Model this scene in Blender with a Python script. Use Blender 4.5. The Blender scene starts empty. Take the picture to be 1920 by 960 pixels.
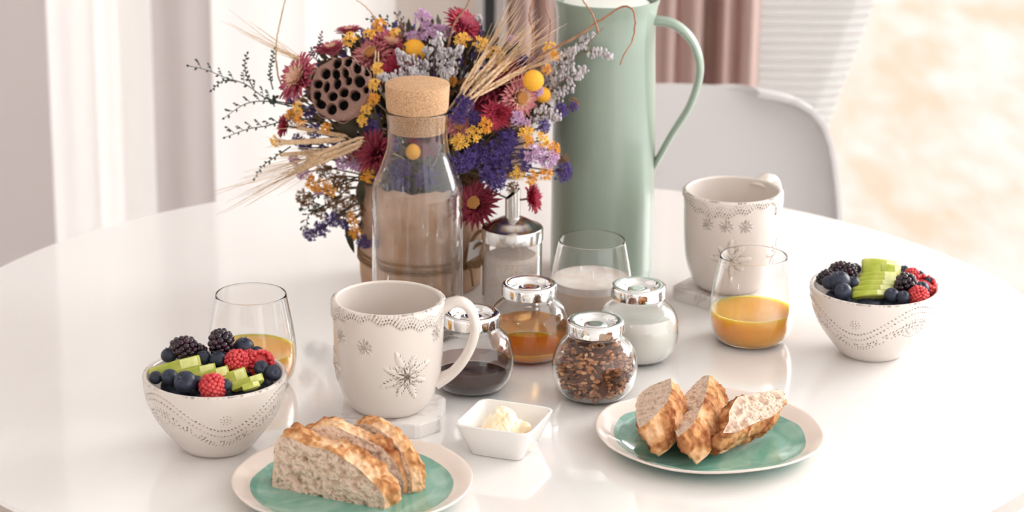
import bpy, bmesh, math, random
import numpy as np
from mathutils import Vector, Matrix, noise
from math import sin, cos, pi, radians as R, sqrt, atan2

C = bpy.context.scene.collection
SC = bpy.context.scene
TZ = 0.75                       # height of the table surface above the floor

# ---------------------------------------------------------------- camera
PITCH, ROLL, FPX, CAMH = R(18), R(-0.6), 5000.0, 0.90
cam_d = bpy.data.cameras.new('camera')
cam = bpy.data.objects.new('camera', cam_d); C.objects.link(cam); SC.camera = cam
cam_d.sensor_width = 36; cam_d.lens = 36*FPX/1920
cam_d.clip_start = 0.05; cam_d.clip_end = 200
fw = Vector((0, cos(PITCH), -sin(PITCH))); u0 = Vector((0, sin(PITCH), cos(PITCH))); r0 = Vector((1, 0, 0))
cc, ss = cos(ROLL), sin(ROLL)
rt = cc*r0-ss*u0; up = ss*r0+cc*u0
m = Matrix((rt, up, -fw)).transposed().to_4x4(); m.translation = (0, 0, TZ+CAMH)
cam.matrix_world = m
cam_d.dof.use_dof = True; cam_d.dof.focus_distance = 2.43; cam_d.dof.aperture_fstop = 7.0

# ---------------------------------------------------------------- light
w = bpy.data.worlds.new('sky'); SC.world = w; w.use_nodes = True
wt = w.node_tree; bg = wt.nodes['Background']
bg.inputs[0].default_value = (1.0, 0.992, 0.985, 1); bg.inputs[1].default_value = 1.9
def area(name, loc, target, sx, sy, power, col):
    l = bpy.data.lights.new(name, 'AREA'); l.shape = 'RECTANGLE'; l.size = sx; l.size_y = sy; l.energy = power; l.color = col
    o = bpy.data.objects.new(name, l); C.objects.link(o); o.location = loc
    o.rotation_euler = (Vector(target)-Vector(loc)).to_track_quat('-Z', 'Y').to_euler(); return o
area('window_daylight', (2.5, 3.95, 1.8), (0.1, 2.4, 0.8), 1.4, 1.4, 50, (1, 0.985, 0.965))
SC.view_settings.view_transform = 'Standard'; SC.view_settings.look = 'None'
SC.view_settings.gamma = 1; SC.view_settings.use_curve_mapping = False
SC.view_settings.exposure = 0.55
SC.cycles.max_bounces = 14; SC.cycles.transmission_bounces = 14; SC.cycles.transparent_max_bounces = 16
SC.cycles.diffuse_bounces = 8

# ---------------------------------------------------------------- helpers
def ray(px, py):
    u = (px-960)/FPX; v = (480-py)/FPX
    return fw + rt*u + up*v
def at(px, py, h=0.0):                      # point of the plane h above the table seen at a pixel
    d = ray(px, py); t = (h-CAMH)/d.z
    return Vector((d.x*t, d.y*t, TZ+h))
def atY(px, py, Y):                         # point at depth Y
    d = ray(px, py); t = Y/d.y
    return Vector((d.x*t, Y, TZ+CAMH+d.z*t))

def nodes(m):
    m.use_nodes = True; return m.node_tree, m.node_tree.nodes['Principled BSDF']
def mat(name, col, rough=0.5, metal=0.0, trans=0.0, ior=1.45, coat=0.0, sss=0.0, ssr=(1, .6, .4), spec=0.5, sscale=0.01):
    m = bpy.data.materials.new(name); nt, b = nodes(m)
    b.inputs['Base Color'].default_value = (*col, 1); b.inputs['Roughness'].default_value = rough
    b.inputs['Metallic'].default_value = metal; b.inputs['Transmission Weight'].default_value = trans
    b.inputs['IOR'].default_value = ior; b.inputs['Coat Weight'].default_value = coat
    b.inputs['Coat Roughness'].default_value = 0.05
    b.inputs['Subsurface Weight'].default_value = sss; b.inputs['Subsurface Radius'].default_value = ssr
    b.inputs['Subsurface Scale'].default_value = sscale; b.inputs['Specular IOR Level'].default_value = spec
    return m
def nd(nt, t, **kw):
    n = nt.nodes.new(t)
    for k, v in kw.items():
        if k in n.inputs: n.inputs[k].default_value = v
        else: setattr(n, k, v)
    return n
def noisy(m, c1, c2, scale=20, lo=.35, hi=.65, detail=4, bump=0.0, bscale=None, dist=0.0, bd=0.002):
    nt, b = m.node_tree, m.node_tree.nodes['Principled BSDF']
    tc = nd(nt, 'ShaderNodeTexCoord'); n = nd(nt, 'ShaderNodeTexNoise', Scale=scale, Detail=detail, Distortion=dist)
    r = nd(nt, 'ShaderNodeValToRGB'); r.color_ramp.elements[0].position = lo; r.color_ramp.elements[1].position = hi
    r.color_ramp.elements[0].color = (*c1, 1); r.color_ramp.elements[1].color = (*c2, 1)
    nt.links.new(tc.outputs['Object'], n.inputs['Vector']); nt.links.new(n.outputs['Fac'], r.inputs[0])
    nt.links.new(r.outputs[0], b.inputs['Base Color'])
    if bump:
        n2 = nd(nt, 'ShaderNodeTexNoise', Scale=bscale or scale, Detail=5.0)
        bp = nd(nt, 'ShaderNodeBump', Strength=bump, Distance=bd)
        nt.links.new(tc.outputs['Object'], n2.inputs['Vector']); nt.links.new(n2.outputs['Fac'], bp.inputs['Height'])
        nt.links.new(bp.outputs[0], b.inputs['Normal'])
    return m
def vcol(m, attr, c0, c1):                  # colour from c0 to c1 by a point attribute (real wear and stain)
    nt, b = m.node_tree, m.node_tree.nodes['Principled BSDF']
    a = nd(nt, 'ShaderNodeAttribute', attribute_name=attr); mx = nd(nt, 'ShaderNodeMix', data_type='RGBA')
    mx.inputs[6].default_value = (*c0, 1); mx.inputs[7].default_value = (*c1, 1)
    nt.links.new(a.outputs['Fac'], mx.inputs[0]); nt.links.new(mx.outputs[2], b.inputs['Base Color'])
    return m
def cloth(name, col, tr=0.4, col2=None):
    m = bpy.data.materials.new(name); m.use_nodes = True; nt = m.node_tree; nt.nodes.clear()
    o = nd(nt, 'ShaderNodeOutputMaterial'); d = nd(nt, 'ShaderNodeBsdfDiffuse'); t = nd(nt, 'ShaderNodeBsdfTranslucent')
    mx = nd(nt, 'ShaderNodeMixShader'); mx.inputs[0].default_value = tr
    d.inputs[0].default_value = (*col, 1); t.inputs[0].default_value = (*(col2 or col), 1)
    nt.links.new(d.outputs[0], mx.inputs[1]); nt.links.new(t.outputs[0], mx.inputs[2]); nt.links.new(mx.outputs[0], o.inputs[0])
    return m

def mesh(name, V, F, smooth=True, mats=(), mi=None):
    me = bpy.data.meshes.new(name); me.from_pydata([tuple(v) for v in V] if not isinstance(V, np.ndarray) else V.tolist(), [], F if not isinstance(F, np.ndarray) else F.tolist())
    for m_ in mats: me.materials.append(m_)
    if smooth: me.polygons.foreach_set('use_smooth', [True]*len(me.polygons))
    if mi is not None: me.polygons.foreach_set('material_index', list(mi))
    me.update(); return me
def obj(name, me, parent=None, loc=None, rot=None):
    o = bpy.data.objects.new(name, me); C.objects.link(o)
    if parent: o.parent = parent
    if loc is not None: o.location = loc
    if rot is not None: o.rotation_euler = rot
    return o
def tag(o, label=None, cat=None, group=None, kind=None):
    if label: o['label'] = label
    if cat: o['category'] = cat
    if group: o['group'] = group
    if kind: o['kind'] = kind
    return o
def thing(name, label, cat, loc=(0, 0, 0), rotz=0, group=None):
    o = bpy.data.objects.new(name, None); C.objects.link(o); o.empty_display_size = 0.02
    o.location = loc; o.rotation_euler = (0, 0, rotz); return tag(o, label, cat, group)
def copy_tree(o, parent=None):
    c = o.copy(); C.objects.link(c)
    if parent: c.parent = parent
    for ch in list(o.children): copy_tree(ch, c)
    return c

class MB:                                   # collects pieces into one mesh
    def __init__(s): s.V = []; s.F = []; s.M = []
    def add(s, V, F, mi=0):
        k = len(s.V); s.V += [Vector(v) for v in V]; s.F += [tuple(i+k for i in f) for f in F]; s.M += [mi]*len(F)
    def box(s, x0, x1, y0, y1, z0, z1, mi=0):
        V = [(x, y, z) for x in (x0, x1) for y in (y0, y1) for z in (z0, z1)]
        s.add(V, [(0, 1, 3, 2), (4, 6, 7, 5), (0, 4, 5, 1), (2, 3, 7, 6), (0, 2, 6, 4), (1, 5, 7, 3)], mi)
    def tube(s, P, rad, n=6, mi=0):
        P = [Vector(p) for p in P]
        if not hasattr(rad, '__len__'): rad = [rad]*len(P)
        V = []; F = []; a = None
        for i, p in enumerate(P):
            t = (P[min(i+1, len(P)-1)]-P[max(i-1, 0)]).normalized()
            if a is None: a = t.orthogonal().normalized()
            else:
                a = (a-t*a.dot(t))
                a = a.normalized() if a.length > 1e-6 else t.orthogonal().normalized()
            b = t.cross(a)
            V += [p+(a*cos(2*pi*j/n)+b*sin(2*pi*j/n))*rad[i] for j in range(n)]
        for i in range(len(P)-1):
            for j in range(n):
                F.append((i*n+j, i*n+(j+1) % n, (i+1)*n+(j+1) % n, (i+1)*n+j))
        F.append(tuple(range(n))[::-1]); F.append(tuple((len(P)-1)*n+j for j in range(n)))
        s.add(V, F, mi)
    def ball(s, c, r, seg=8, ring=6, mi=0, sc=(1, 1, 1), rot=None):
        V = []; F = []
        for i in range(ring+1):
            th = pi*i/ring
            if i in (0, ring): V.append((0, 0, cos(th))); continue
            V += [(sin(th)*cos(2*pi*j/seg), sin(th)*sin(2*pi*j/seg), cos(th)) for j in range(seg)]
        for j in range(seg): F.append((0, 1+j, 1+(j+1) % seg))
        for i in range(ring-2):
            for j in range(seg):
                a = 1+i*seg; F.append((a+j, a+seg+j, a+seg+(j+1) % seg, a+(j+1) % seg))
        a = 1+(ring-2)*seg
        for j in range(seg): F.append((a+(j+1) % seg, a+j, len(V)-1))
        W = []
        for v in V:
            v = Vector((v[0]*sc[0], v[1]*sc[1], v[2]*sc[2]))*r
            if rot: v = rot @ v
            W.append(v+Vector(c))
        s.add(W, F, mi)
    def mesh(s, name, mats, smooth=True): return mesh(name, s.V, s.F, smooth, mats if isinstance(mats, (list, tuple)) else [mats], s.M)

def lathe_me(name, prof, m_, seg=64, closed=False, sub=0):
    """revolve (r, z) points; closed joins last to first"""
    V = []; F = []; idx = []
    for r, z in prof:
        if r < 1e-6: idx.append([len(V)]); V.append((0, 0, z))
        else:
            idx.append([len(V)+j for j in range(seg)])
            V += [(r*cos(2*pi*j/seg), r*sin(2*pi*j/seg), z) for j in range(seg)]
    n = len(prof)
    for i in range(n if closed else n-1):
        a, b = idx[i], idx[(i+1) % n]
        for j in range(seg):
            k = (j+1) % seg
            if len(a) == 1 and len(b) == 1: break
            if len(a) == 1: F.append((a[0], b[k], b[j]))
            elif len(b) == 1: F.append((a[j], a[k], b[0]))
            else: F.append((a[j], a[k], b[k], b[j]))
    me = mesh(name, V, F, True, [m_]); me.set_sharp_from_angle(angle=R(38)); return me
def spline(pts, n):
    """Catmull-Rom through (r,z) points, n samples evenly spaced along it"""
    P = [np.array(p, float) for p in pts]; out = []
    for i in range(len(P)-1):
        p0 = P[max(i-1, 0)]; p1 = P[i]; p2 = P[i+1]; p3 = P[min(i+2, len(P)-1)]
        for t in np.linspace(0, 1, 24, endpoint=False):
            out.append(.5*((2*p1)+(-p0+p2)*t+(2*p0-5*p1+4*p2-p3)*t*t+(-p0+3*p1-3*p2+p3)*t**3))
    out.append(P[-1]); out = np.array(out)
    d = np.r_[0, np.cumsum(np.linalg.norm(np.diff(out, axis=0), axis=1))]
    s = np.linspace(0, d[-1], n)
    return [tuple(np.interp(s, d, out[:, k]) for k in range(out.shape[1]))[0:]][0] and [tuple(float(np.interp(x, d, out[:, k])) for k in range(out.shape[1])) for x in s]
def offset_in(prof, t):
    P = np.array(prof); T = np.gradient(P, axis=0); T /= np.linalg.norm(T, axis=1)[:, None]+1e-9
    N = np.c_[-T[:, 1], T[:, 0]]            # left of travel = inward when going up the outside
    Q = P+N*t; Q[:, 0] = np.maximum(Q[:, 0], 0); return [tuple(q) for q in Q]

# ---------------------------------------------------------------- materials
M = {}
M['wall'] = mat('wall_paint', (.82, .80, .78), .8)
M['ceil'] = mat('ceiling_paint', (.75, .74, .72), .9)
M['floor'] = noisy(mat('pale_floor', (.72, .68, .65), .35), (.74, .70, .67), (.66, .62, .59), 6)
M['table'] = mat('white_lacquer', (.86, .845, .835), .12, spec=.7, coat=.6)
M['edge'] = mat('table_edge', (.50, .42, .39), .5)
M['metal_w'] = mat('white_metal', (.8, .8, .8), .4)
M['glass'] = mat('clear_glass', (1, 1, 1), .0, trans=1, ior=1.36)
M['pane'] = mat('window_glass', (1, 1, 1), .0, trans=1, ior=1.02)
M['chrome'] = mat('chrome', (.86, .87, .88), .04, 1)
M['steel'] = mat('brushed_steel', (.62, .60, .58), .2, 1)
M['plastic'] = mat('white_plastic', (.56, .54, .545), .3)
M['porcelain'] = mat('white_porcelain', (.86, .84, .82), .1, coat=.5)
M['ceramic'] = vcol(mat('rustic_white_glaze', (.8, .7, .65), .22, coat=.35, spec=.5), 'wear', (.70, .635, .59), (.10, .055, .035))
M['juice'] = mat('orange_juice', (1.0, .41, .035), .12, sss=1.0, ssr=(1, .6, .15), sscale=.05)
M['milk'] = mat('milk', (.97, .935, .85), .2, sss=.3, ssr=(1, .9, .7), sscale=.01)
M['coffee_milk'] = mat('milky_drink', (.98, .76, .62), .25, sss=.3, ssr=(1, .8, .6), sscale=.01)
M['foam'] = noisy(mat('milk_foam', (.95, .88, .83), .5), (.88, .76, .68), (.96, .91, .87), 60, bump=.3)
M['honey'] = mat('honey', (1.0, .32, .015), .06, trans=.2, sss=.9, ssr=(1, .5, .1), sscale=.04)
M['jam'] = mat('dark_jam', (.035, .010, .012), .12, coat=.3)
M['cork'] = noisy(mat('cork', (.6, .4, .25), .8), (.40, .21, .11), (.66, .42, .24), 900, .36, .6, 2, .3, 900, bd=.0003)
M['jug'] = mat('sage_enamel', (.275, .345, .285), .28, coat=.3)
M['juglid'] = mat('jug_lid', (.80, .84, .80), .3)
M['paper'] = noisy(mat('kraft_paper', (.66, .45, .32), .8), (.46, .285, .185), (.58, .385, .27), 40)
M['twine'] = mat('twine', (.30, .17, .085), .9)
M['tagw'] = mat('tag_paper', (.75, .72, .70), .8)
M['sugar'] = noisy(mat('sugar', (.88, .80, .74), .8), (.92, .76, .66), (.98, .88, .80), 300, bump=.4)
M['butter'] = noisy(mat('whipped_butter', (.92, .80, .58), .45, sss=.2, ssr=(1, .8, .5), sscale=.004), (.93, .72, .42), (.95, .87, .72), 90, .35, .6, 4, .3, 220)
M['marble'] = noisy(mat('marble', (.85, .82, .80), .3), (.62, .58, .56), (.84, .81, .79), 22, .36, .46, 6, dist=1.5)
M['curtain'] = cloth('rose_curtain', (.70, .50, .45), .35, (.88, .62, .55))
def _stripe():
    nt = M['curtain'].node_tree; tc = nd(nt, 'ShaderNodeTexCoord'); mp = nd(nt, 'ShaderNodeMapping'); mp.inputs['Scale'].default_value = (1, 0, 0)
    n = nd(nt, 'ShaderNodeTexNoise', Scale=34.0, Detail=2.0); r = nd(nt, 'ShaderNodeValToRGB'); r.color_ramp.elements[0].position = .38; r.color_ramp.elements[1].position = .62
    r.color_ramp.elements[0].color = (.42, .28, .25, 1); r.color_ramp.elements[1].color = (.80, .66, .62, 1)
    nt.links.new(tc.outputs['Object'], mp.inputs[0]); nt.links.new(mp.outputs[0], n.inputs['Vector']); nt.links.new(n.outputs['Fac'], r.inputs[0])
    for x in nt.nodes:
        if x.type in ('BSDF_DIFFUSE', 'BSDF_TRANSLUCENT'): nt.links.new(r.outputs[0], x.inputs[0])
_stripe()
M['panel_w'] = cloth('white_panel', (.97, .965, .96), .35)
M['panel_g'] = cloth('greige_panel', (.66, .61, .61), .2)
M['blind'] = cloth('white_blind', (.70, .69, .68), .3)
M['dark'] = mat('dark_gap', (.03, .035, .04), .5)  # near-black standing for the shade in the gap by the curtain
# pieces of fruit
M['blueberry'] = noisy(mat('blueberry_skin', (.05, .06, .12), .38), (.006, .008, .020), (.055, .07, .12), 70, .35, .8, 3)
M['blackberry'] = noisy(mat('blackberry_skin', (.02, .012, .02), .16, coat=.4), (.010, .006, .012), (.05, .015, .03), 120)
M['raspberry'] = noisy(mat('raspberry_skin', (.60, .05, .06), .3, sss=.3, ssr=(1, .2, .2), sscale=.004), (.50, .02, .035), (.75, .10, .10), 60)
M['kiwi'] = noisy(mat('kiwi_flesh', (.5, .6, .1), .25, sss=.3, ssr=(.8, 1, .2), sscale=.004), (.36, .43, .035), (.62, .62, .17), 55, .35, .65, 4, .3, 300, bd=.0006)
M['kiwi_rind'] = noisy(mat('kiwi_edge', (.5, .5, .12), .4), (.48, .46, .08), (.66, .62, .22), 45)

# ================================================================ SETTING
def struct(name, mb, mats, parent=None):
    o = obj(name, mb.mesh(name, mats, False), parent)
    if not parent: o['kind'] = 'structure'
    return o
f = MB(); f.box(-2.6, 2.6, -0.6, 4.12, -0.05, 0); struct('floor', f, M['floor'])
f = MB(); f.box(-2.6, 2.6, -0.6, 4.25, 2.5, 2.56); struct('ceiling', f, M['ceil'])
f = MB(); f.box(-2.66, -2.6, -0.6, 4.25, 0, 2.5); struct('wall_left', f, M['wall'])
f = MB(); f.box(-2.6, 1.2, -0.66, -0.6, 0, 2.5); struct("wall_front_blocker", f, M["wall"])  # unseen wall added behind the camera to cut frontal fill light
f = MB(); f.box(-2.6, 2.6, 4.16, 4.25, 2.28, 2.5); struct('wall_back', f, M['wall'])
wn = bpy.data.objects.new('window_1', None); C.objects.link(wn); wn['kind'] = 'structure'
f = MB(); f.box(-2.6, 2.6, 4.16, 4.24, 2.2, 2.28); f.box(-2.6, 2.6, 4.14, 4.24, -.05, 0.05)
for x in (-2.6, -0.075, 2.52): f.box(x, x+.06, 4.16, 4.24, 0.05, 2.2)
obj('window_frame', f.mesh('window_frame', [M['metal_w']], False), wn)
for a, b in ((-2.54, -.075), (-.015, 2.52)):
    f = MB(); f.box(a, b, 4.195, 4.2, .05, 2.2); obj('window_pane', f.mesh('window_pane', [M['pane']], False), wn)
M['garden'] = noisy(mat('sunlit_leaf_litter', (.95, .8, .68), .9), (.42, .28, .21), (.40, .37, .345), 8.0, .35, .60, 5)
_nt = M['garden'].node_tree; _mp = nd(_nt, 'ShaderNodeMapping'); _mp.inputs['Scale'].default_value = (1, .3, 1)
_n = [x for x in _nt.nodes if x.type == 'TEX_NOISE'][0]; _tc = [x for x in _nt.nodes if x.type == 'TEX_COORD'][0]
_nt.links.new(_tc.outputs['Object'], _mp.inputs['Vector']); _nt.links.new(_mp.outputs[0], _n.inputs['Vector'])
f = MB(); f.box(-30, 30, 4.26, 60, -.12, -.06)
tag(obj('garden_ground', f.mesh('garden_ground', [M['garden']], False)), kind='structure')

# flat curtain panels behind the table on the left: X range, depth, material, label
def panel(x0, x1, y, mt, label, name='curtain_panel'):
    n = 24; V = []; F = []
    for s, dy in ((0, 0), (1, .004)):
        for i in range(n+1):
            x = x0+(x1-x0)*i/n; yy = y+dy+.003*sin(i/n*9)
            V += [(x, yy, .03), (x, yy, 2.27)]
    k = 2*(n+1)
    for i in range(n):
        F.append((2*i, 2*i+2, 2*i+3, 2*i+1)); F.append((k+2*i+1, k+2*i+3, k+2*i+2, k+2*i))
        F.append((2*i, k+2*i, k+2*i+2, 2*i+2)); F.append((2*i+1, 2*i+3, k+2*i+3, k+2*i+1))
    F += [(0, 1, k+1, k), (2*n, k+2*n, k+2*n+1, 2*n+1)]
    t = thing(name, label, 'curtain', (0, 0, 0))
    obj('fabric', mesh('fabric', V, F, False, [mt]), t)
    b = MB(); b.box(x0, x1, y-.004, y+.012, .015, .04); obj('weight_bar', b.mesh('weight_bar', [M['metal_w']], False), t)
    b = MB(); b.box(x0, x1, y-.004, y+.012, 2.26, 2.285); obj('rail', b.mesh('rail', [M['metal_w']], False), t)
    return t
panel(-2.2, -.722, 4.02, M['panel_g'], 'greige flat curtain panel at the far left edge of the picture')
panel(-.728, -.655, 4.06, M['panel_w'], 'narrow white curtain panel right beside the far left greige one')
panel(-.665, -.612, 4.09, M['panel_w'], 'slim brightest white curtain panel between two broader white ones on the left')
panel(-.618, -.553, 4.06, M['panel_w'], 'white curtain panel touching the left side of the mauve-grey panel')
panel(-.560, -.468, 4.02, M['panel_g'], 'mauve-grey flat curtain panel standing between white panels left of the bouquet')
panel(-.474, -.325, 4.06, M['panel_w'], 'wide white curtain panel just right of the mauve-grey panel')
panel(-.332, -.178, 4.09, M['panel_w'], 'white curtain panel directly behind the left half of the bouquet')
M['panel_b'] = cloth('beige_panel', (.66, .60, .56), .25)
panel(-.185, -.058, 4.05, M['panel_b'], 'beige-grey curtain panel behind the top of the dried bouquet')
f = MB(); f.box(-.048, -.030, 4.07, 4.12, 0, 2.28); o = struct('gap_strip_1', f, M['dark'])  # strip added for the dark gap by the curtain, its shade put into the colour

# pleated rose curtain
def curtain(x0, x1, y, amp, folds, mt):
    n = folds*12; V = []; F = []; rnd = random.Random(5)
    ph = [rnd.uniform(-.5, .5) for _ in range(folds+2)]
    for i in range(n+1):
        u = i/n; x = x0+(x1-x0)*u
        k = u*folds; a = amp*(.75+.5*abs(sin(k*1.7)))
        yy = y+a*sin(2*pi*k+ph[int(k)]*.0)+.3*a*sin(4.3*pi*k)
        V += [(x+.006*cos(2*pi*k), yy, .02), (x+.006*cos(2*pi*k), yy, 1.1), (x, yy, 2.26)]
    for i in range(n):
        for j in range(2): F.append((3*i+j, 3*i+3+j, 3*i+4+j, 3*i+1+j))
    return mesh('curtain', V, F, True, [mt])
o = obj('drape_curtain', curtain(-.018, .370, 3.985, .026, 9, M['curtain']))
tag(o, 'dusty rose pleated curtain hanging behind the green jug', 'curtain')
sm = o.modifiers.new('thick', 'SOLIDIFY'); sm.thickness = .0015

# ribbed pleated blind with a slanting right edge
V = []; F = []; nrow = 110; pz = .0140
for i in range(nrow*2+1):
    z = .30+i*pz/2; dy = .007 if i % 2 else 0
    xr = .470+(z-.508)*(.551-.470)/(.762-.508)
    V += [(.372, 3.99+dy, z), (xr-.03, 3.99+dy, z), (xr, 3.998+dy, z)]
for i in range(nrow*2):
    for j in range(2): F.append((3*i+j, 3*i+1+j, 3*i+4+j, 3*i+3+j))
bl = obj('pleated_blind', mesh('pleated_blind', V, F, False, [M['blind']]))
tag(bl, 'white finely ribbed pleated blind with slanting right edge, beside the rose curtain', 'blind')
sm = bl.modifiers.new('thick', 'SOLIDIFY'); sm.thickness = .002

# ================================================================ TABLE
TX, TY, TR = -0.0154, 2.487, 0.581
tb = thing('round_table', 'round white glossy table carrying the whole breakfast', 'table', (TX, TY, 0))
def disc(prof, mi_fn, seg=160):
    me = lathe_me('d', prof, M['table'], seg); return me
pr = [(0, TZ), (TR-.003, TZ), (TR-.001, TZ-.0008), (TR, TZ-.0025)]
me = lathe_me('tabletop', [(0, TZ), (.2, TZ), (.4, TZ), (TR-.003, TZ), (TR-.001, TZ-.0008), (TR, TZ-.0025), (TR-.001, TZ-.004), (0, TZ-.004)], M['table'], 200)
tt = obj('tabletop', me, tb)
for p in me.polygons: p.use_smooth = abs(p.normal.z) < .9
me = lathe_me('edge_band', [(0, TZ-.004), (TR-.001, TZ-.004), (TR-.001, TZ-.019), (TR-.004, TZ-.022), (0, TZ-.022)], M['edge'], 200)
for p in me.polygons: p.use_smooth = abs(p.normal.z) < .9
obj('edge_band', me, tb)
obj('column', lathe_me('column', spline([(.04, TZ-.022), (.035, .5), (.035, .2), (.06, .05), (.26, .02)], 20), M['metal_w'], 48), tb)
obj('base', lathe_me('base', [(0, .02), (.26, .02), (.27, .01), (.27, 0), (0, 0)], M['metal_w'], 64), tb)

# ================================================================ CHAIR
ch = thing('shell_chair', 'white moulded plastic chair with rounded back, behind the green jug', 'chair', (.215, 3.30, 0))
def shell():
    V = []; F = []; nu, nv = 40, 34
    # v: from top of back down, round the seat bend, to seat front ; profile (y, z, halfwidth)
    top = .785
    pf = spline([(.10, top, .10), (.096, top-.010, .155), (.085, top-.045, .190), (.065, top-.12, .206), (.04, top-.22, .216), (.01, .50, .236), (-.05, .45, .235), (-.16, .435, .232), (-.30, .44, .225), (-.37, .43, .20), (-.385, .41, .17)], nv)
    for y, z, hw in pf:
        for i in range(nu+1):
            u = -1+2*i/nu; x = hw*sin(u*pi/2)
            bend = abs(u)**3
            V.append((x, y-.05*bend*(1 if z > .46 else 0), z+(.035*bend if z <= .5 else -.0*bend)))
    for j in range(nv-1):
        for i in range(nu): F.append((j*(nu+1)+i, j*(nu+1)+i+1, (j+1)*(nu+1)+i+1, (j+1)*(nu+1)+i))
    return mesh('seat_shell', V, F, True, [M['plastic']])
s = obj('seat_shell', shell(), ch); sm = s.modifiers.new('thick', 'SOLIDIFY'); sm.thickness = .007; sm.offset = 0
sm = s.modifiers.new('b', 'BEVEL'); sm.width = .003; sm.segments = 2; sm.limit_method = 'ANGLE'
M['wood'] = noisy(mat('beech_leg', (.6, .42, .26), .5), (.55, .38, .22), (.68, .5, .32), 12)
for sx in (-1, 1):
    for sy in (-1, 1):
        t_ = MB(); t_.tube([(sx*.10, -.13+sy*.09, .44), (sx*.21, -.13+sy*.22, 0)], [.016, .011], 12)
        obj('leg', t_.mesh('leg', [M['wood']]), ch)
ch.rotation_euler.z = R(-2)

# ================================================================ CERAMICS WITH RELIEF
def relief(name, outer, inner_off, fn, seg=600, nrow=210, inner_rows=26, base_in=.004):
    """outer: (r,z) control points going up from the foot. fn(theta, z, r) -> displacement, wear arrays"""
    P = np.array(spline(outer, nrow)); th = np.linspace(0, 2*pi, seg, endpoint=False)
    Z = np.repeat(P[:, 1][:, None], seg, 1); RR = np.repeat(P[:, 0][:, None], seg, 1); TH = np.repeat(th[None], nrow, 0)
    d, wear = fn(TH, Z, RR)
    r = RR+d
    V = [np.c_[(r*np.cos(TH)).ravel(), (r*np.sin(TH)).ravel(), Z.ravel()]]; W = [wear.ravel()]
    # rim, inner wall
    top = P[-1]; t = inner_off
    rim = [(top[0]-t*.12, top[1]+t*.30), (top[0]-t*.5, top[1]+t*.42), (top[0]-t*.88, top[1]+t*.30), (top[0]-t, top[1])]
    Q = np.array(offset_in(P, t)); Q = Q[(Q[:, 1] > P[0, 1]+base_in)]
    Q = Q[np.linspace(len(Q)-2, 0, inner_rows).astype(int)]
    inn = rim+[tuple(q) for q in Q]+[(Q[-1][0]*.7, P[0, 1]+base_in), (Q[-1][0]*.3, P[0, 1]+base_in)]
    rw = np.random.RandomState(3)
    for k, (a, z) in enumerate(inn):
        V.append(np.c_[a*np.cos(th), a*np.sin(th), np.full(seg, z)])
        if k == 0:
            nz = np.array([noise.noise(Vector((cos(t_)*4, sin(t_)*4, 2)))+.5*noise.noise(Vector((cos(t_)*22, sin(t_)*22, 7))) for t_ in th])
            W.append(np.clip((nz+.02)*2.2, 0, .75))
        else: W.append(np.zeros(seg))
    V.append(np.array([[0, 0, P[0, 1]+base_in], [0, 0, P[0, 1]]])); W.append(np.zeros(2))
    V = np.vstack(V); n = nrow+len(inn)
    i = np.arange(n-1)[:, None]*seg; j = np.arange(seg)[None]; k = (j+1) % seg
    F = np.stack([i+j, i+k, i+seg+k, i+seg+j], -1).reshape(-1, 4).tolist()
    e = n*seg
    F += [((n-1)*seg+a, (n-1)*seg+(a+1) % seg, e) for a in range(seg)] + [((a+1) % seg, a, e+1) for a in range(seg)]
    me = mesh(name, V, F, True, [M['ceramic']])
    at_ = me.attributes.new('wear', 'FLOAT', 'POINT'); at_.data.foreach_set('value', np.concatenate(W).astype(np.float32))
    return me
def wrap(a): return (a+pi) % (2*pi)-pi
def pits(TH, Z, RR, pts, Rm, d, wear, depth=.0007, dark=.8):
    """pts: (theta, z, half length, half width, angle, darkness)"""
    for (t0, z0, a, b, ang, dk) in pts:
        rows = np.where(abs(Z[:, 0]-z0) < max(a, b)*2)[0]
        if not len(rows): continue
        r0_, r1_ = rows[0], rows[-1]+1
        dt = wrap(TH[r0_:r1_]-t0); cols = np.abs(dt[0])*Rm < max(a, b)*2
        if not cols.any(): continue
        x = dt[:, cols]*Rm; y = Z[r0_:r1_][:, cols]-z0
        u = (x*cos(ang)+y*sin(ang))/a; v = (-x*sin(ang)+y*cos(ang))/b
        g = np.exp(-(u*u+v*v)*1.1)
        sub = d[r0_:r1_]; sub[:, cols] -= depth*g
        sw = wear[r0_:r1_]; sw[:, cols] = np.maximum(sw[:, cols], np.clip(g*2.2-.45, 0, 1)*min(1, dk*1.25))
def leafs(TH, Z, t0, z0, Rm, d, wear, n, length, wid, rnd, dark=.5, phase=0.0):
    x = wrap(TH-t0)*Rm; y = Z-z0; rr = np.hypot(x, y); m_ = rr < length*1.15
    an = np.arctan2(y, x)
    P = []
    for k in range(n):
        a = phase+2*pi*k/n; L = length*(1 if k % 2 == 0 else .82)
        u = x*cos(a)+y*sin(a); v = -x*sin(a)+y*cos(a)
        tt_ = np.clip(u/L, 0, 1); wd = wid*np.sin(np.clip(tt_, 0.02, 1)*pi)**.7+1e-5
        g = np.clip(1-(v/wd)**2, 0, 1)*((u > 0) & (u < L))
        d += .0011*g*m_
        P.append((t0+(cos(a)*L*.16)/Rm, z0+sin(a)*L*.16, L*.2, .00042, a, min(1, dark*1.3)))
        for s in (-1, 1):
            for q in (.3, .42, .54, .66, .78):
                w_ = wid*sin(q*pi)**.7*.75
                px = cos(a)*L*q-sin(a)*s*w_; py = sin(a)*L*q+cos(a)*s*w_
                if rnd.random() < .9: P.append((t0+px/Rm, z0+py, .0016, .00048, a+s*.6, min(1, dark*rnd.uniform(.3, 1.3))))
    pits(TH, Z, None, P, Rm, d, wear, .0006)

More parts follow.
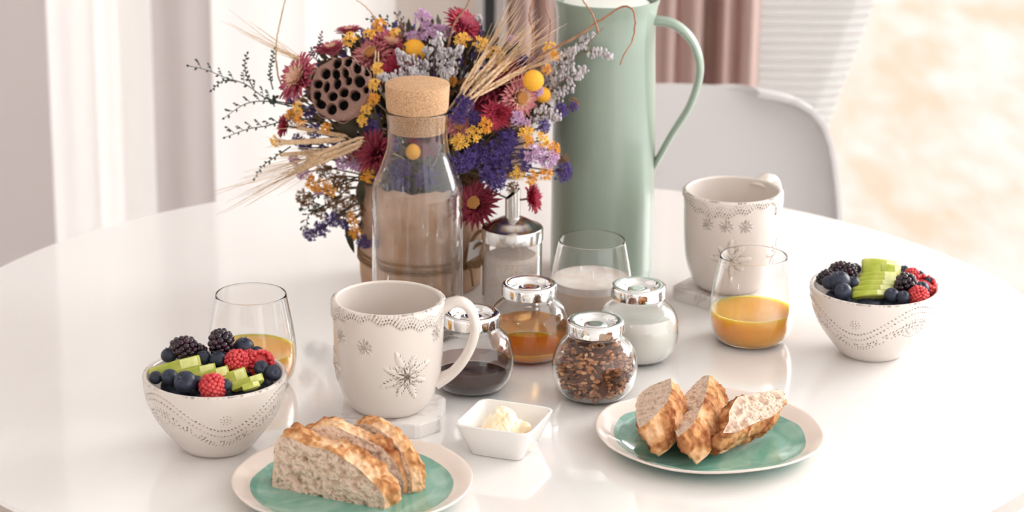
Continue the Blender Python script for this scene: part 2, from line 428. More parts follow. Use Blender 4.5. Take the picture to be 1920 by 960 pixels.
def mug_fn(TH, Z, RR):
    rnd = random.Random(11); d = np.zeros_like(Z); wear = np.zeros_like(Z)
    tb_ = lambda t: .0935+.0052*np.cos(2.6*(t+pi*.5)+.9)+.0016*np.cos(17*t)     # lower edge of the lace band
    t_low = tb_(wrap(TH)*1.0)
    top = t_low+.0175
    band = 1/(1+np.exp(-(Z-t_low)/.0005))*1/(1+np.exp((Z-top)/.0025)); d += .0016*band
    P = []; n = 118
    for row, (dz, sz) in enumerate(((.0016, .0011), (.0045, .0010), (.0072, .0009), (.0098, .0008))):
        for i in range(n):
            t = -pi+2*pi*(i+.5*(row % 2))/n
            z = float(tb_(t))+dz
            P.append((t, z, sz*1.25, .00068, 1.25+.3*sin(5*t), rnd.uniform(.3, 1.0)*(.95 if row < 2 else .4)))
    pits(TH, Z, RR, P, .0505, d, wear, .0010)
    leafs(TH, Z, R(-90+22), .047, .048, d, wear, 8, .0150, .0034, rnd, .7, .8)
    leafs(TH, Z, R(-90+22), .047, .048, d, wear, 8, .0265, .0042, rnd, .75, .4)
    leafs(TH, Z, R(-90-23), .074, .050, d, wear, 9, .0085, .0016, rnd, .25)
    leafs(TH, Z, R(-90-56), .078, .050, d, wear, 9, .0085, .0016, rnd, .25)
    leafs(TH, Z, R(-90+62), .080, .050, d, wear, 9, .0085, .0016, rnd, .4)
    leafs(TH, Z, R(120), .045, .048, d, wear, 8, .022, .0045, rnd, .6)
    leafs(TH, Z, R(190), .045, .048, d, wear, 8, .018, .004, rnd, .5)
    # back of the vessel (seen on the other mug): small blossoms
    for a in (95, 118, 141): leafs(TH, Z, R(a-5), .080, .050, d, wear, 9, .008, .0016, rnd, .3)
    return d, wear
mug_out = [(.0295, 0), (.0325, .0015), (.0376, .0065), (.0424, .0155), (.0468, .031), (.0488, .048), (.0497, .066), (.0502, .082), (.0506, .096), (.0505, .104)]
mug_me = relief('mug_body', mug_out, .0042, mug_fn)
def handle_me():
    P = spline([(.046, 0, .0955), (.062, 0, .1035), (.0735, 0, .098), (.0785, 0, .083), (.0765, 0, .066), (.069, 0, .049), (.058, 0, .035), (.0440, 0, .026)], 44)
    V = []; F = []; n = 20
    for i, p in enumerate(P):
        t = Vector(P[min(i+1, 43)])-Vector(P[max(i-1, 0)]); t.normalize(); nrm = Vector((t.z, 0, -t.x)); bn = Vector((0, 1, 0))
        k = i/43; flare = 1+.35*(max(0, 1-k*7)+max(0, 1-(1-k)*7))
        for j in range(n):
            a = 2*pi*j/n; ca, sa = cos(a), sin(a)
            V.append(Vector(p)+nrm*(.0046*ca)*flare+bn*(.0088*(abs(sa)**.8)*(1 if sa > 0 else -1))*flare)
    for i in range(43):
        for j in range(n): F.append((i*n+j, i*n+(j+1) % n, (i+1)*n+(j+1) % n, (i+1)*n+j))
    me = mesh('handle', V, F, True, [M['ceramic']])
    a = me.attributes.new('wear', 'FLOAT', 'POINT'); a.data.foreach_set('value', [0.0]*len(V)); return me
hm = handle_me()
CT = .014   # coaster height
mug = thing('mug', 'white embossed mug with handle on right, on the front marble coaster', 'mug', (*at(729, 763, CT).xy, TZ+CT), 0, None)
mug.location.z += .0002
b = obj('body', mug_me, mug); h = obj('handle', hm, mug, rot=(0, 0, R(-3)))
cup = thing('mug', 'white embossed mug on the back coaster, blurred, behind the half-full orange juice glass', 'mug', (*at(1368, 537, CT).xy, TZ+CT), R(145))
cup.location.z += .0002
obj('body', mug_me, cup); obj('handle', hm, cup, rot=(0, 0, R(-94)))

def bowl_fn(TH, Z, RR):
    rnd = random.Random(4); d = np.zeros_like(Z); wear = np.zeros_like(Z); P = []
    Rm = .056
    c0 = R(-90+14)
    sw = lambda t, a, b: a+b*(1-np.cos((wrap(t-c0))*3))/2
    # raised rope bands under the dotted swags
    for a, b, wd in ((.0285, .030, .0016), (.0345, .031, .0014)):
        d += .0006*np.exp(-((Z-sw(TH, a, b)-.0012)/wd)**2)
    for (a, b, st, sz, dk) in ((.0300, .030, .0030, .0009, .8), (.0365, .029, .0030, .0009, .85), (.0235, .026, .0030, .0011, .9), (.0205, .025, .0034, .0012, .9), (.0178, .024, .0036, .0009, .6)):
        n = int(2*pi*Rm/st)
        for i in range(n):
            t = -pi+2*pi*i/n; z = float(sw(t, a, b))
            if a < .025 and rnd.random() < .25: continue
            P.append((t, z+rnd.uniform(-.0003, .0003), sz*1.35, .00066, rnd.choice((.3, 1.2, 1.5)) if a < .025 else -.5, dk*rnd.uniform(.35, 1.1)))
    for k in range(3):
        cx = c0+k*2*pi/3+.02; cz = .0475
        d += .0007*np.exp(-(((wrap(TH-cx))*Rm)**2+(Z-cz)**2)/.0045**2)
        for q in range(9): P.append((cx+cos(q*.698)*.0042/Rm, cz+sin(q*.698)*.0042, .0008, .00045, q*.698, .6))
        for q in range(5): P.append((cx+cos(q*1.257)*.0018/Rm, cz+sin(q*1.257)*.0018, .0007, .0004, q*1.257, .8))
        cx = c0+(k+.5)*2*pi/3   # fan blossom between the swags
        for q in range(26):
            a = q*.2417
            for rr_ in (.006, .0095):
                if rnd.random() < .8: P.append((cx+cos(a)*rr_*1.5/Rm, .043+sin(a)*rr_, .0011, .00045, a, rnd.uniform(.2, .8)))
    pits(TH, Z, RR, P, Rm, d, wear, .0008)
    fade = 1/(1+np.exp(-(Z-.013)/.0012))
    return d*fade, wear*fade
bowl_out = [(.0270, 0), (.0300, .0012), (.0345, .0055), (.0400, .0125), (.0470, .0215), (.0545, .033), (.0600, .0465), (.0628, .058), (.0637, .0685)]
bowl_me = relief('bowl_body', bowl_out, .0046, bowl_fn, 680, 180)
bowlL = obj('bowl', bowl_me, loc=(*at(406, 837, 0).xy, TZ+.0001))
tag(bowlL, 'white embossed fruit bowl at front left, before the orange juice glass', 'bowl')
bowlR = obj('bowl', bowl_me, loc=(*at(1634, 661, 0).xy, TZ+.0001), rot=(0, 0, R(-40)))
tag(bowlR, 'white embossed fruit bowl at the far right of the table', 'bowl')

# ================================================================ COASTERS
def coaster_me(poly):
    V = []; F = []; n = len(poly); c = Vector((sum(p[0] for p in poly)/n, sum(p[1] for p in poly)/n))
    lv = [(.0, .988), (.002, 1.0), (CT-.0015, 1.0), (CT, .985)]
    for z, s in lv: V += [(c.x+(p[0]-c.x)*s, c.y+(p[1]-c.y)*s, z) for p in poly]
    for k in range(3): F += [(k*n+i, k*n+(i+1) % n, (k+1)*n+(i+1) % n, (k+1)*n+i) for i in range(n)]
    F += [tuple(range(n))[::-1], tuple(range(3*n, 4*n))]
    return mesh('coaster', V, F, False, [M['marble']])
cp = [(-.0435, -.0265), (-.040, -.0305), (.0255, -.0440), (.0300, -.0425), (.0475, -.0260), (.0490, -.0210), (.0515, .0240), (.0490, .0285), (.0280, .0470), (-.0220, .0470), (-.0405, .0290), (-.0430, .0240)]
cme = coaster_me(cp)
mo = at(729, 763, CT)
c1 = obj('coaster', cme, loc=(mo.x, mo.y, TZ+.0001)); tag(c1, 'grey-white marble coaster under the front mug', 'coaster')
mo = at(1368, 537, CT)
c2 = obj('coaster', cme, loc=(mo.x-.008, mo.y, TZ+.0001), rot=(0, 0, R(-33))); tag(c2, 'pale marble coaster under the mug at the back', 'coaster')

# ================================================================ GLASSES
def thin_vessel(outer, t, n=40, base=.004):
    P = spline(outer, n); Q = offset_in(P, t); z0 = P[0][1]
    Q = [q for q in Q if q[1] > z0+base]
    e_ = P[-1]; rim = [(e_[0]-t/2+t*.5*cos(a), e_[1]+t*.5*sin(a)) for a in (pi/5, 2*pi/5, 3*pi/5, 4*pi/5)]
    out = [(0, z0)]+P+rim+Q[::-1]+[(0, z0+base)]
    return out, Q
tum = [(.0240, 0), (.0290, .0008), (.0352, .0048), (.0398, .0130), (.0419, .0245), (.0418, .036), (.0402, .051), (.0376, .066), (.0333, .0885)]
def tumbler(px, py, label, level, liquid, lname, llabel, lcat, foam=False):
    p = at(px, py); out, Q = thin_vessel(tum, .0010, 48)
    g = obj('glass_tumbler', lathe_me('glass_tumbler', out, M['glass'], 96), loc=(p.x, p.y, TZ+.0002)); tag(g, label, 'glass', 'stemless glasses')
    q = [(r-.00025, z) for r, z in Q if z < level]
    rl = np.interp(level, [a[1] for a in Q], [a[0] for a in Q])-.00025
    pr_ = [(0, .0043)]+q+[(rl, level)]
    if foam:
        pr_ = [(0, .0043)]+[(r, z) for r, z in q if z < level-.006]+[(rl, level-.006)]
        mf = [(rl, level-.006), (rl, level+.001), (rl*.9, level), (rl*.5, level+.0004), (0, level)]
    else: mf = [(rl, level), (rl-.0012, level-.0010), (rl-.003, level-.0013), (0, level-.0013)]
    lo = obj(lname, lathe_me(lname, pr_+mf[1:] if not foam else pr_+[(0, level-.006)], liquid, 96), loc=(p.x, p.y, TZ+.0002))
    tag(lo, llabel, lcat)
    if foam: obj('foam', lathe_me('foam', mf, M['foam'], 96), lo)
    return g
tumbler(474, 717, 'stemless glass of orange juice behind the left fruit bowl', .0345, M['juice'], 'orange_juice', 'orange juice in the glass behind the left fruit bowl', 'juice')
tumbler(1407, 638, 'stemless glass one third full of juice, in front of the back mug', .0335, M['juice'], 'orange_juice', 'orange juice in the glass in front of the back mug', 'juice')
tumbler(1107, 606, 'stemless glass of foamed milky drink standing before the green jug', .0475, M['coffee_milk'], 'milky_drink', 'frothy milky drink in the glass before the green jug', 'drink', True)

# ================================================================ JARS
jar_o = [(.0200, 0), (.0255, .0008), (.0320, .0052), (.0375, .0135), (.0402, .0260), (.0395, .0385), (.0350, .0505), (.0270, .0585), (.0235, .0610), (.0232, .0665)]
jout, jQ = thin_vessel(jar_o, .0016, 52, .004)
jar_me = lathe_me('jar_glass', jout, M['glass'], 96)
lid_pr = [(.0225, .0640), (.0262, .0640), (.0268, .0646), (.0268, .0735), (.0264, .0752), (.0252, .0762), (.0232, .0764), (.0205, .0756), (.0192, .0735), (.0185, .0706), (.0165, .0694), (.0135, .0694), (.0120, .0702), (.0108, .0722), (.0098, .0728), (.0050, .0726), (0, .0724)]
lid_me = lathe_me('jar_lid', [(0, .0655), (.0225, .0655)]+lid_pr, M['chrome'], 96)
def jar(px, py, label, rz=0):
    p = at(px, py); t = thing('glass_jar', label, 'jar', (p.x, p.y, TZ+.0002), rz, 'round glass jars with chrome lids')
    obj('body', jar_me, t); obj('lid', lid_me, t); return t
def fill_pr(Q, level, flat=True, g=-.0003):
    q = [(r+g, z) for r, z in Q if z < level]; rl = float(np.interp(level, [a[1] for a in Q], [a[0] for a in Q]))+g
    return [(0, .0043)]+q+[(rl, level), (rl-.001, level-.0006), (0, level-.0006)]
j = jar(1114, 743, 'round jar filled with brown granola, chrome lid, nearest of the jars')
jm = jar(1194, 672, 'round jar nearly full of cream-coloured milk, behind the granola jar')
ja = jar(991, 669, 'round jar with amber honey in its bottom, left of the granola jar')
jj = jar(884, 728, 'round jar with a little dark jam, right of the front mug handle')
lo = obj('cream', lathe_me('cream', fill_pr(jQ, .0470), M['milk'], 96), loc=jm.location); tag(lo, 'cream-white milk inside the jar behind the granola', 'milk')
def tilted_fill(Q, level, tilt, mt, name, seg=96):
    """liquid clinging higher on one side"""
    me = lathe_me(name, fill_pr(Q, level), mt, seg)
    return me
lo = obj('honey', tilted_fill(jQ, .0135, 0, M['honey'], 'honey'), loc=ja.location); tag(lo, 'thin pool of orange honey in the jar left of the granola', 'honey')
M['film'] = mat('honey_film', (1.0, .55, .20), .25, trans=.9, ior=1.1)
def film(name, mt, z0, z1, par):
    pr_ = [(float(np.interp(z, [a[1] for a in jQ], [a[0] for a in jQ])), z) for z in np.linspace(z0, z1, 14)]
    o_ = [(r-.0003, z) for r, z in pr_]; i_ = [(r-.0007, z) for r, z in pr_][::-1]
    return obj(name, lathe_me(name, o_+i_, mt, 64, True), par)
film('smear', M['film'], .0140, .0340, lo)
lo = obj('jam', tilted_fill(jQ, .0140, 0, M['jam'], 'jam'), loc=jj.location); tag(lo, 'dark berry jam covering the bottom of the jar beside the mug', 'jam')
M['film2'] = mat('jam_film', (.62, .50, .47), .3, trans=.9, ior=1.1)
film('smear', M['film2'], .0145, .0270, lo)

# granola flakes
rnd = random.Random(21)
M['gran'] = noisy(mat('granola', (.35, .16, .07), .6), (.28, .10, .042), (.70, .32, .145), 45, .3, .7)
M['gran2'] = mat('granola_light', (.80, .46, .24), .5); M['gran3'] = mat('granola_dark', (.16, .06, .03), .6)
gb = MB(); lim = [(z, r) for r, z in jQ]
def rin(z): return float(np.interp(z, [a[0] for a in lim], [a[1] for a in lim]))
cnt = 0
while cnt < 760:
    z = rnd.uniform(.0055, .054); rmax = rin(z)-.0050
    a = rnd.uniform(0, 2*pi); r_ = rmax*(1-abs(rnd.gauss(0, .13)))
    if z > .050: r_ = rmax*sqrt(rnd.random())
    if r_ < 0: continue
    L = rnd.uniform(.0022, .0050)
    rot = Matrix.Rotation(rnd.uniform(0, 6.3), 3, 'Z') @ Matrix.Rotation(rnd.uniform(0, 3.1), 3, 'X')
    gb.ball((r_*cos(a), r_*sin(a), z), L, 6, 4, rnd.choice((0, 0, 0, 1, 2)), (1, rnd.uniform(.42, .7), rnd.uniform(.18, .38)), rot); cnt += 1
gme = gb.mesh('granola', [M['gran'], M['gran2'], M['gran3']])
go = obj('granola', gme, loc=j.location); tag(go, 'toasted brown granola flakes filling the nearest round jar', 'granola', kind='stuff')
core = lathe_me('clumped_core', [(0, .006)]+[(max(r-.0085, .002), z) for r, z in jQ if .006 < z < .052]+[(0, .0515)], M['gran3'], 32)
obj('clumped_core', core, go)

# ================================================================ SUGAR DISPENSER
p = at(959, 584)
sd = thing('sugar_dispenser', 'glass sugar dispenser with steel cap and tall pouring spout, in front of the vase', 'dispenser', (p.x, p.y, TZ+.0002))
sp, sQ = thin_vessel([(.0285, 0), (.0300, .0015), (.0304, .006), (.0304, .030), (.0304, .055), (.0304, .0790)], .0014, 30, .005)
obj('glass_body', lathe_me('glass_body', sp, M['glass'], 96), sd)
obj('cap', lathe_me('cap', [(0, .0775), (.0306, .0775), (.0314, .0782), (.0314, .0895), (.0306, .0912), (.0290, .0915), (.0250, .0925), (.0200, .0965), (.0130, .1000), (.0078, .1012), (0, .1012)], M['steel'], 96), sd)
V = []; F = []; n = 32
for rr_, z0, sl in ((.0075, .0995, 0), (.0075, .126, .006), (.0067, .126, .006), (.0067, .1015, 0)):
    V += [(rr_*cos(2*pi*i/n), rr_*sin(2*pi*i/n), z0+sl*cos(2*pi*i/n)) for i in range(n)]
for k in range(3): F += [(k*n+i, k*n+(i+1) % n, (k+1)*n+(i+1) % n, (k+1)*n+i) for i in range(n)]
F.append(tuple(3*n+i for i in range(n)))
spm = mesh('spout', V, F, True, [M['steel']]); spm.set_sharp_from_angle(angle=R(40)); obj('spout', spm, sd)
so = obj('sugar', lathe_me('sugar', [(0, .0054)]+[(r-.0003, z) for r, z in sQ if z < .060]+[(.0285, .0600), (.024, .0625), (.012, .0605), (0, .0615)], M['sugar'], 64), loc=sd.location)
tag(so, 'pale sugar filling most of the steel-capped dispenser', 'sugar')

# ================================================================ CARAFE
p = at(783, 613)
ca = thing('glass_carafe', 'tall clear glass carafe with cork stopper, standing before the dried bouquet', 'carafe', (p.x, p.y, TZ+.0002))
cg, cQ = thin_vessel([(.0425, 0), (.0447, .0015), (.0455, .006), (.0455, .05), (.0454, .10), (.0453, .140), (.0446, .1475), (.0415, .157), (.0360, .1720), (.0315, .1850), (.0300, .1950), (.0300, .2080), (.0306, .2200), (.0312, .2255)], .0017, 90, .006)
obj('glass_body', lathe_me('glass_body', cg, M['glass'], 128), ca)
obj('cork_stopper', lathe_me('cork_stopper', [(0, .2050), (.0268, .2050), (.0274, .2060), (.0284, .2240), (.0306, .2285), (.0318, .2510), (.0315, .2525), (.0305, .2530), (0, .2530)], M['cork'], 96), ca)
for pl in ca.children[1].data.polygons: pl.use_smooth = abs(pl.normal.z) < .8

# ================================================================ JUG
p = at(1127, 508)
jg = thing('insulated_jug', 'tall sage green insulated jug with loop handle, tallest thing on the table', 'jug', (p.x, p.y, TZ+.0002))
obj('body', lathe_me('body', [(0, 0), (.0520, 0), (.0540, .0012)]+spline([(.0548, .004), (.0548, .08), (.0545, .15), (.0530, .21), (.0518, .250), (.0520, .280), (.0540, .294), (.0556, .2985)], 40)+[(.0557, .3000), (.0545, .3005), (.0530, .2990), (.0505, .286), (.0500, .284), (0, .284)], M['jug'], 128), jg)
for pl in jg.children[0].data.polygons: pl.use_smooth = abs(pl.normal.z) < .95
obj('lid', lathe_me('lid', [(0, .2842), (.0460, .2842), (.0470, .288), (.0455, .2935), (.0400, .2965), (.0200, .2975), (0, .2975)], M['juglid'], 96), jg)
HP = spline([(.0490, 0, .2765), (.0560, 0, .2770), (.0720, 0, .2735), (.0880, 0, .2600), (.0975, 0, .2400), (.0985, 0, .2180), (.0900, 0, .1880), (.0720, 0, .1560), (.0600, 0, .1320), (.0530, 0, .1180)], 50)
V = []; F = []; n = 16
for i, q in enumerate(HP):
    t = Vector(HP[min(i+1, 49)])-Vector(HP[max(i-1, 0)]); t.normalize(); nrm = Vector((t.z, 0, -t.x)); k = i/49
    a_, b_ = .0052-.0018*k, .0105-.004*k
    for jx in range(n):
        a = 2*pi*jx/n; V.append(Vector(q)+nrm*a_*cos(a)+Vector((0, 1, 0))*b_*sin(a))
for i in range(49):
    for jx in range(n): F.append((i*n+jx, i*n+(jx+1) % n, (i+1)*n+(jx+1) % n, (i+1)*n+jx))
obj('handle', mesh('handle', V, F, True, [M['jug']]), jg)
jg.rotation_euler.z = R(-8)

# ================================================================ BUTTER DISH
dc = Vector((-.0050, 2.2130, 0)); da = R(-20)
def sq(r, n, half, z, sh=5.0):
    out = []
    for i in range(n):
        a = 2*pi*i/n; c, s_ = cos(a), sin(a); k = half/((abs(c)**sh+abs(s_)**sh)**(1/sh)); out.append((c*k, s_*k, z))
    return out
V = []; F = []; n = 96
lev = [(.0225, 0, 7), (.0240, .0012, 7), (.0330, .0268, 9), (.0338, .0295, 10), (.0332, .0302, 10), (.0318, .0300, 10), (.0308, .0280, 10), (.0222, .0050, 7), (.0200, .0040, 6)]
for h_, z, sh in lev: V += sq(0, n, h_, z, sh)
for k in range(len(lev)-1): F += [(k*n+i, k*n+(i+1) % n, (k+1)*n+(i+1) % n, (k+1)*n+i) for i in range(n)]
F += [tuple(range(n))[::-1], tuple(range((len(lev)-1)*n, len(lev)*n))]
dish = obj('square_dish', mesh('square_dish', V, F, True, [M['porcelain']]), loc=(dc.x, dc.y, TZ+.0001), rot=(0, 0, da)); dish.scale = (1.05, 1.05, 1.03)
tag(dish, 'small square white porcelain dish between the two plates', 'dish')
sm = dish.modifiers.new('e', 'EDGE_SPLIT'); sm.split_angle = R(50)
# whipped butter: a curled lump
V = []; F = []; nu, nv = 90, 60
for jx in range(nv+1):
    for i in range(nu):
        a = 2*pi*i/nu; ph_ = jx/nv*pi*.5; x = cos(a)*cos(ph_); y = sin(a)*cos(ph_); z = sin(ph_)
        P0 = Vector((x*.0275, y*.0235, .0045+z*.0255))
        hump = .0085*math.exp(-((P0.x+.006)**2+(P0.y-.004)**2)/.00016)-.008*math.exp(-((P0.x-.016)**2+(P0.y+.008)**2)/.0001)
        q = P0*95; d_ = noise.noise(q)*.0030+noise.noise(q*2.6)*.0018+noise.noise(q*6)*.0008
        P0 += Vector((x, y, z))*d_; P0.z += hump*max(z, 0); P0.z = max(P0.z, .0042)
        V.append(P0)
for jx in range(nv):
    for i in range(nu): F.append((jx*nu+i, jx*nu+(i+1) % nu, (jx+1)*nu+(i+1) % nu, (jx+1)*nu+i))
bt = obj('whipped_butter', mesh('whipped_butter', V, F, True, [M['butter']]), loc=(dc.x+.001, dc.y+.001, TZ+.0001), rot=(0, 0, da))
tag(bt, 'pale yellow whipped butter in the small square dish', 'butter')

# ================================================================ PLATES
M['plate'] = mat('plate_glaze', (.8, .7, .65), .1, coat=.4)
nt, b = M['plate'].node_tree, M['plate'].node_tree.nodes['Principled BSDF']
tc = nd(nt, 'ShaderNodeTexCoord'); ns = nd(nt, 'ShaderNodeTexNoise', Scale=14.0, Detail=5.0, Distortion=2.5)
rp = nd(nt, 'ShaderNodeValToRGB'); rp.color_ramp.elements[0].position = .42; rp.color_ramp.elements[1].position = .72
rp.color_ramp.elements[0].color = (.16, .39, .31, 1); rp.color_ramp.elements[1].color = (.33, .54, .46, 1)
av = nd(nt, 'ShaderNodeAttribute', attribute_name='glaze'); mx = nd(nt, 'ShaderNodeMix', data_type='RGBA'); mx.inputs[6].default_value = (.80, .70, .64, 1)
nt.links.new(tc.outputs['Object'], ns.inputs['Vector']); nt.links.new(ns.outputs['Fac'], rp.inputs[0]); nt.links.new(rp.outputs[0], mx.inputs[7])
nt.links.new(av.outputs['Fac'], mx.inputs[0]); nt.links.new(mx.outputs[2], b.inputs['Base Color'])
def plate_me(seed):
    seg = 180; pf = [(0, .0030), (.03, .0031), (.06, .0035), (.072, .0042), (.080, .0058), *[(.082+.0004*q, .0063+.00016*q) for q in range(20)], (.094, .0115), (.1000, .0138), (.1022, .0146), (.1030, .0140), (.1025, .0128), (.094, .0085), (.082, .0040), (.072, .0012), (.066, 0), (0, 0)]
    V = []; F = []; W = []
    for k, (r, z) in enumerate(pf):
        for i in range(seg):
            a = 2*pi*i/seg; q = Vector((cos(a)*1.3+seed, sin(a)*1.3, seed)); nn = noise.noise(q); n2 = noise.noise(q*2.3+Vector((5, 5, 5)))
            f_ = (r/.103)**2
            V.append((r*(1+.030*nn*f_)*cos(a), r*(1+.030*nn*f_)*sin(a), z+(.0030*nn+.0012*n2)*f_*(r > .07)))
            lim_ = .0860+.002*n2
            W.append(1.0 if (r < lim_+.0006) else 0.0)
    for k in range(len(pf)-1): F += [(k*seg+i, k*seg+(i+1) % seg, (k+1)*seg+(i+1) % seg, (k+1)*seg+i)[::-1] for i in range(seg)]
    me = mesh('plate', V, F, True, [M['plate']])
    a = me.attributes.new('glaze', 'FLOAT', 'POINT'); a.data.foreach_set('value', W); return me
pL = obj('plate', plate_me(1.7), loc=(-.1345, 2.106, TZ+.0015)); tag(pL, 'cream-rimmed plate with turquoise centre under the left bread, cut by the frame', 'plate')
pR = obj('plate', plate_me(4.2), loc=(.1800, 2.225, TZ+.0015)); tag(pR, 'cream-rimmed plate with turquoise centre at right under three leaning bread slices', 'plate')
pR.scale = (1, .97, 1)

# ================================================================ BREAD
M['crumb'] = mat('bread_crumb', (.7, .5, .38), .85)
noisy(M['crumb'], (.40, .26, .175), (.74, .565, .45), 330, .28, .48, 5, .9, 420, bd=.0012)
M['crust'] = mat('bread_crust', (.6, .3, .12), .9, spec=.25)
nt, b = M['crust'].node_tree, M['crust'].node_tree.nodes['Principled BSDF']
av = nd(nt, 'ShaderNodeAttribute', attribute_name='bake'); rp = nd(nt, 'ShaderNodeValToRGB'); tc = nd(nt, 'ShaderNodeTexCoord')
rp.color_ramp.elements[0].color = (.80, .53, .33, 1); rp.color_ramp.elements[1].color = (.24, .065, .02, 1); e_ = rp.color_ramp.elements.new(.45); e_.color = (.60, .30, .125, 1)
n1 = nd(nt, 'ShaderNodeTexNoise', Scale=170.0, Detail=8.0); ad = nd(nt, 'ShaderNodeMath', operation='MULTIPLY_ADD'); ad.inputs[1].default_value = .7
sb = nd(nt, 'ShaderNodeMath', operation='SUBTRACT'); sb.inputs[1].default_value = .35; bp = nd(nt, 'ShaderNodeBump', Strength=.9, Distance=.0015)
nt.links.new(tc.outputs['Object'], n1.inputs['Vector']); nt.links.new(n1.outputs['Fac'], ad.inputs[0]); nt.links.new(av.outputs['Fac'], ad.inputs[2])
nt.links.new(ad.outputs[0], sb.inputs[0]); nt.links.new(sb.outputs[0], rp.inputs[0]); nt.links.new(rp.outputs[0], b.inputs['Base Color'])
nt.links.new(n1.outputs['Fac'], bp.inputs['Height']); nt.links.new(bp.outputs[0], b.inputs['Normal'])

def resample(poly, n):
    P = [np.array(p) for p in poly]; P.append(P[0]); P = np.array(P)
    d = np.r_[0, np.cumsum(np.linalg.norm(np.diff(P, axis=0), axis=1))]; s = np.linspace(0, d[-1], n, endpoint=False)
    Q = np.c_[np.interp(s, d, P[:, 0]), np.interp(s, d, P[:, 1])]
    for _ in range(3): Q = .25*np.roll(Q, 1, 0)+.5*Q+.25*np.roll(Q, -1, 0)
    return Q
def bread(label, O, L, H, N, t, poly, seed, rough=1.0, tint=0.0, bake_low=0.0, holes=(), deep=1.0):
    """face outline poly in (L,H) metres at O; body extends along -N by t"""
    n = 250; Q = resample(poly, n); c = Q.mean(0); nr = 44; nt_ = 26
    L, H, N = L.normalized(), H.normalized(), N.normalized()
    def pt(q, w): return O+L*float(q[0])+H*float(q[1])-N*w
    root = thing('bread_slice', label, 'bread', tuple(O), 0, None)
    # crumb: front face and back face
    V = []; F = []; sd_ = Vector((seed*3.1, seed, 0))
    for side in (0, 1):
        base_i = len(V)
        for k in range(nr):
            s = 1-(k/nr)**1.0*.995
            for q in Q:
                qq = c+(q-c)*s
                P0 = pt(qq, 0 if side == 0 else t)
                g = (P0+sd_)*210; dd = 0
                if k > 0:
                    v1 = noise.noise(g*.9); v2 = noise.noise(g*.5+Vector((4, 4, 4))); v3 = noise.noise(g*1.9)
                    dd = -.0050*max(0, v1-.12)-.0090*max(0, v2-.26)-.0016*max(0, v3)+.0008*noise.noise(g*.3)
                    for hx, hy, hr, hd in holes:
                        dd -= hd*math.exp(-((qq[0]-hx)**2+(qq[1]-hy)**2)/hr**2)
                    dd *= min(1, k/3)*deep
                V.append(P0+N*(dd if side == 0 else -dd)-O)
        V.append(pt(c, 0 if side == 0 else t)-O)
        for k in range(nr-1):
            for i in range(n):
                a = (base_i+k*n+i, base_i+k*n+(i+1) % n, base_i+(k+1)*n+(i+1) % n, base_i+(k+1)*n+i)
                F.append(a if side == 0 else a[::-1])
        e = len(V)-1
        for i in range(n):
            a = (base_i+(nr-1)*n+i, base_i+(nr-1)*n+(i+1) % n, e); F.append(a if side == 0 else a[::-1])
    obj('crumb', mesh('crumb', V, F, True, [M['crumb']]), root)
    V = []; F = []; W = []
    T = np.roll(Q, -1, 0)-np.roll(Q, 1, 0); T /= np.linalg.norm(T, axis=1)[:, None]; NR = np.c_[T[:, 1], -T[:, 0]]
    area_ = np.sum(Q[:, 0]*np.roll(Q[:, 1], -1)-np.roll(Q[:, 0], -1)*Q[:, 1]); NR *= (1 if area_ > 0 else -1)
    for k in range(nt_+1):
        w_ = k/nt_
        for i, q in enumerate(Q):
            P0 = pt(q, t*w_); g = (P0+sd_)*48
            nn = noise.noise(g); n2 = noise.noise(g*2.7); rid = 1-abs(noise.noise(g*1.4+Vector((9, 2, 4))))*2
            e = min(1, k/2, (nt_-k)/2) if k not in (0, nt_) else 0
            vd = noise.voronoi(g*1.6)[0]; ck = min(.5, vd[1]-vd[0])*2; out = (.0018*sin(w_*pi)+.0016*(ck-.4)*rough*(nn > -.15)*e+(.0028*nn+.0018*n2+.0014*max(0, rid)+.0016*noise.noise(g*6))*rough)*e
            d_ = L*float(NR[i][0])+H*float(NR[i][1])
            V.append(P0+d_*out-O)
            low = max(0, -float(NR[i][1])) if not bake_low else 0
            W.append(min(1, max(0, .26+.45*nn+.30*max(0, rid-.3)+tint+.35*(1-ck)*(nn > -.15)+.25*n2+.25*noise.noise(g*6))))
    for k in range(nt_):
        for i in range(n): F.append((k*n+i, (k+1)*n+i, (k+1)*n+(i+1) % n, k*n+(i+1) % n))
    me = mesh('crust', V, F, True, [M['crust']])
    a = me.attributes.new('bake', 'FLOAT', 'POINT'); a.data.foreach_set('value', [float(x) for x in W])
    obj('crust', me, root); return root
def face_poly(O, L, H, N, px):              # outline of a cut face lying in the plane (O, L, H)
    out = []
    for x, y in px:
        d = ray(x, y); o = Vector((0, 0, TZ+CAMH)); t = (O-o).dot(N)/d.dot(N); P = o+d*t-O; out.append((P.dot(L), P.dot(H)))
    return out
PZ = .0052
# left plate: three upright slices, cut faces toward the viewer
def upright(b0, b1, px, t, label, seed, lean=0.0, **kw):
    A = at(b0[0], b0[1], PZ); B = at(b1[0], b1[1], PZ); L = (B-A).normalized(); up_ = Vector((0, 0, 1)); N = L.cross(up_)
    if N.y > 0: N = -N
    H = (up_*cos(lean)-N*sin(lean)).normalized(); N = (N*cos(lean)+up_*sin(lean)).normalized()
    return bread(label, A, L, H, N, t, face_poly(A, L, H, N, px), seed, **kw)
upright((512, 914), (722, 955), [(509, 914), (512, 880), (516, 829), (530, 818), (552, 824), (575, 836), (612, 843), (645, 860), (672, 878), (694, 900), (712, 918), (721, 935), (722, 958), (690, 957), (637, 947), (600, 941), (570, 930), (540, 924)], .030, 'nearest and largest bread slice on the left plate, airy cut face to the front', 1, lean=.04, deep=1.5, rough=1.25, tint=-.12, holes=[(.0, 0, .001, 0), (.084, .028, .0045, .006), (.065, .036, .003, .004), (.03, .03, .003, .003)])
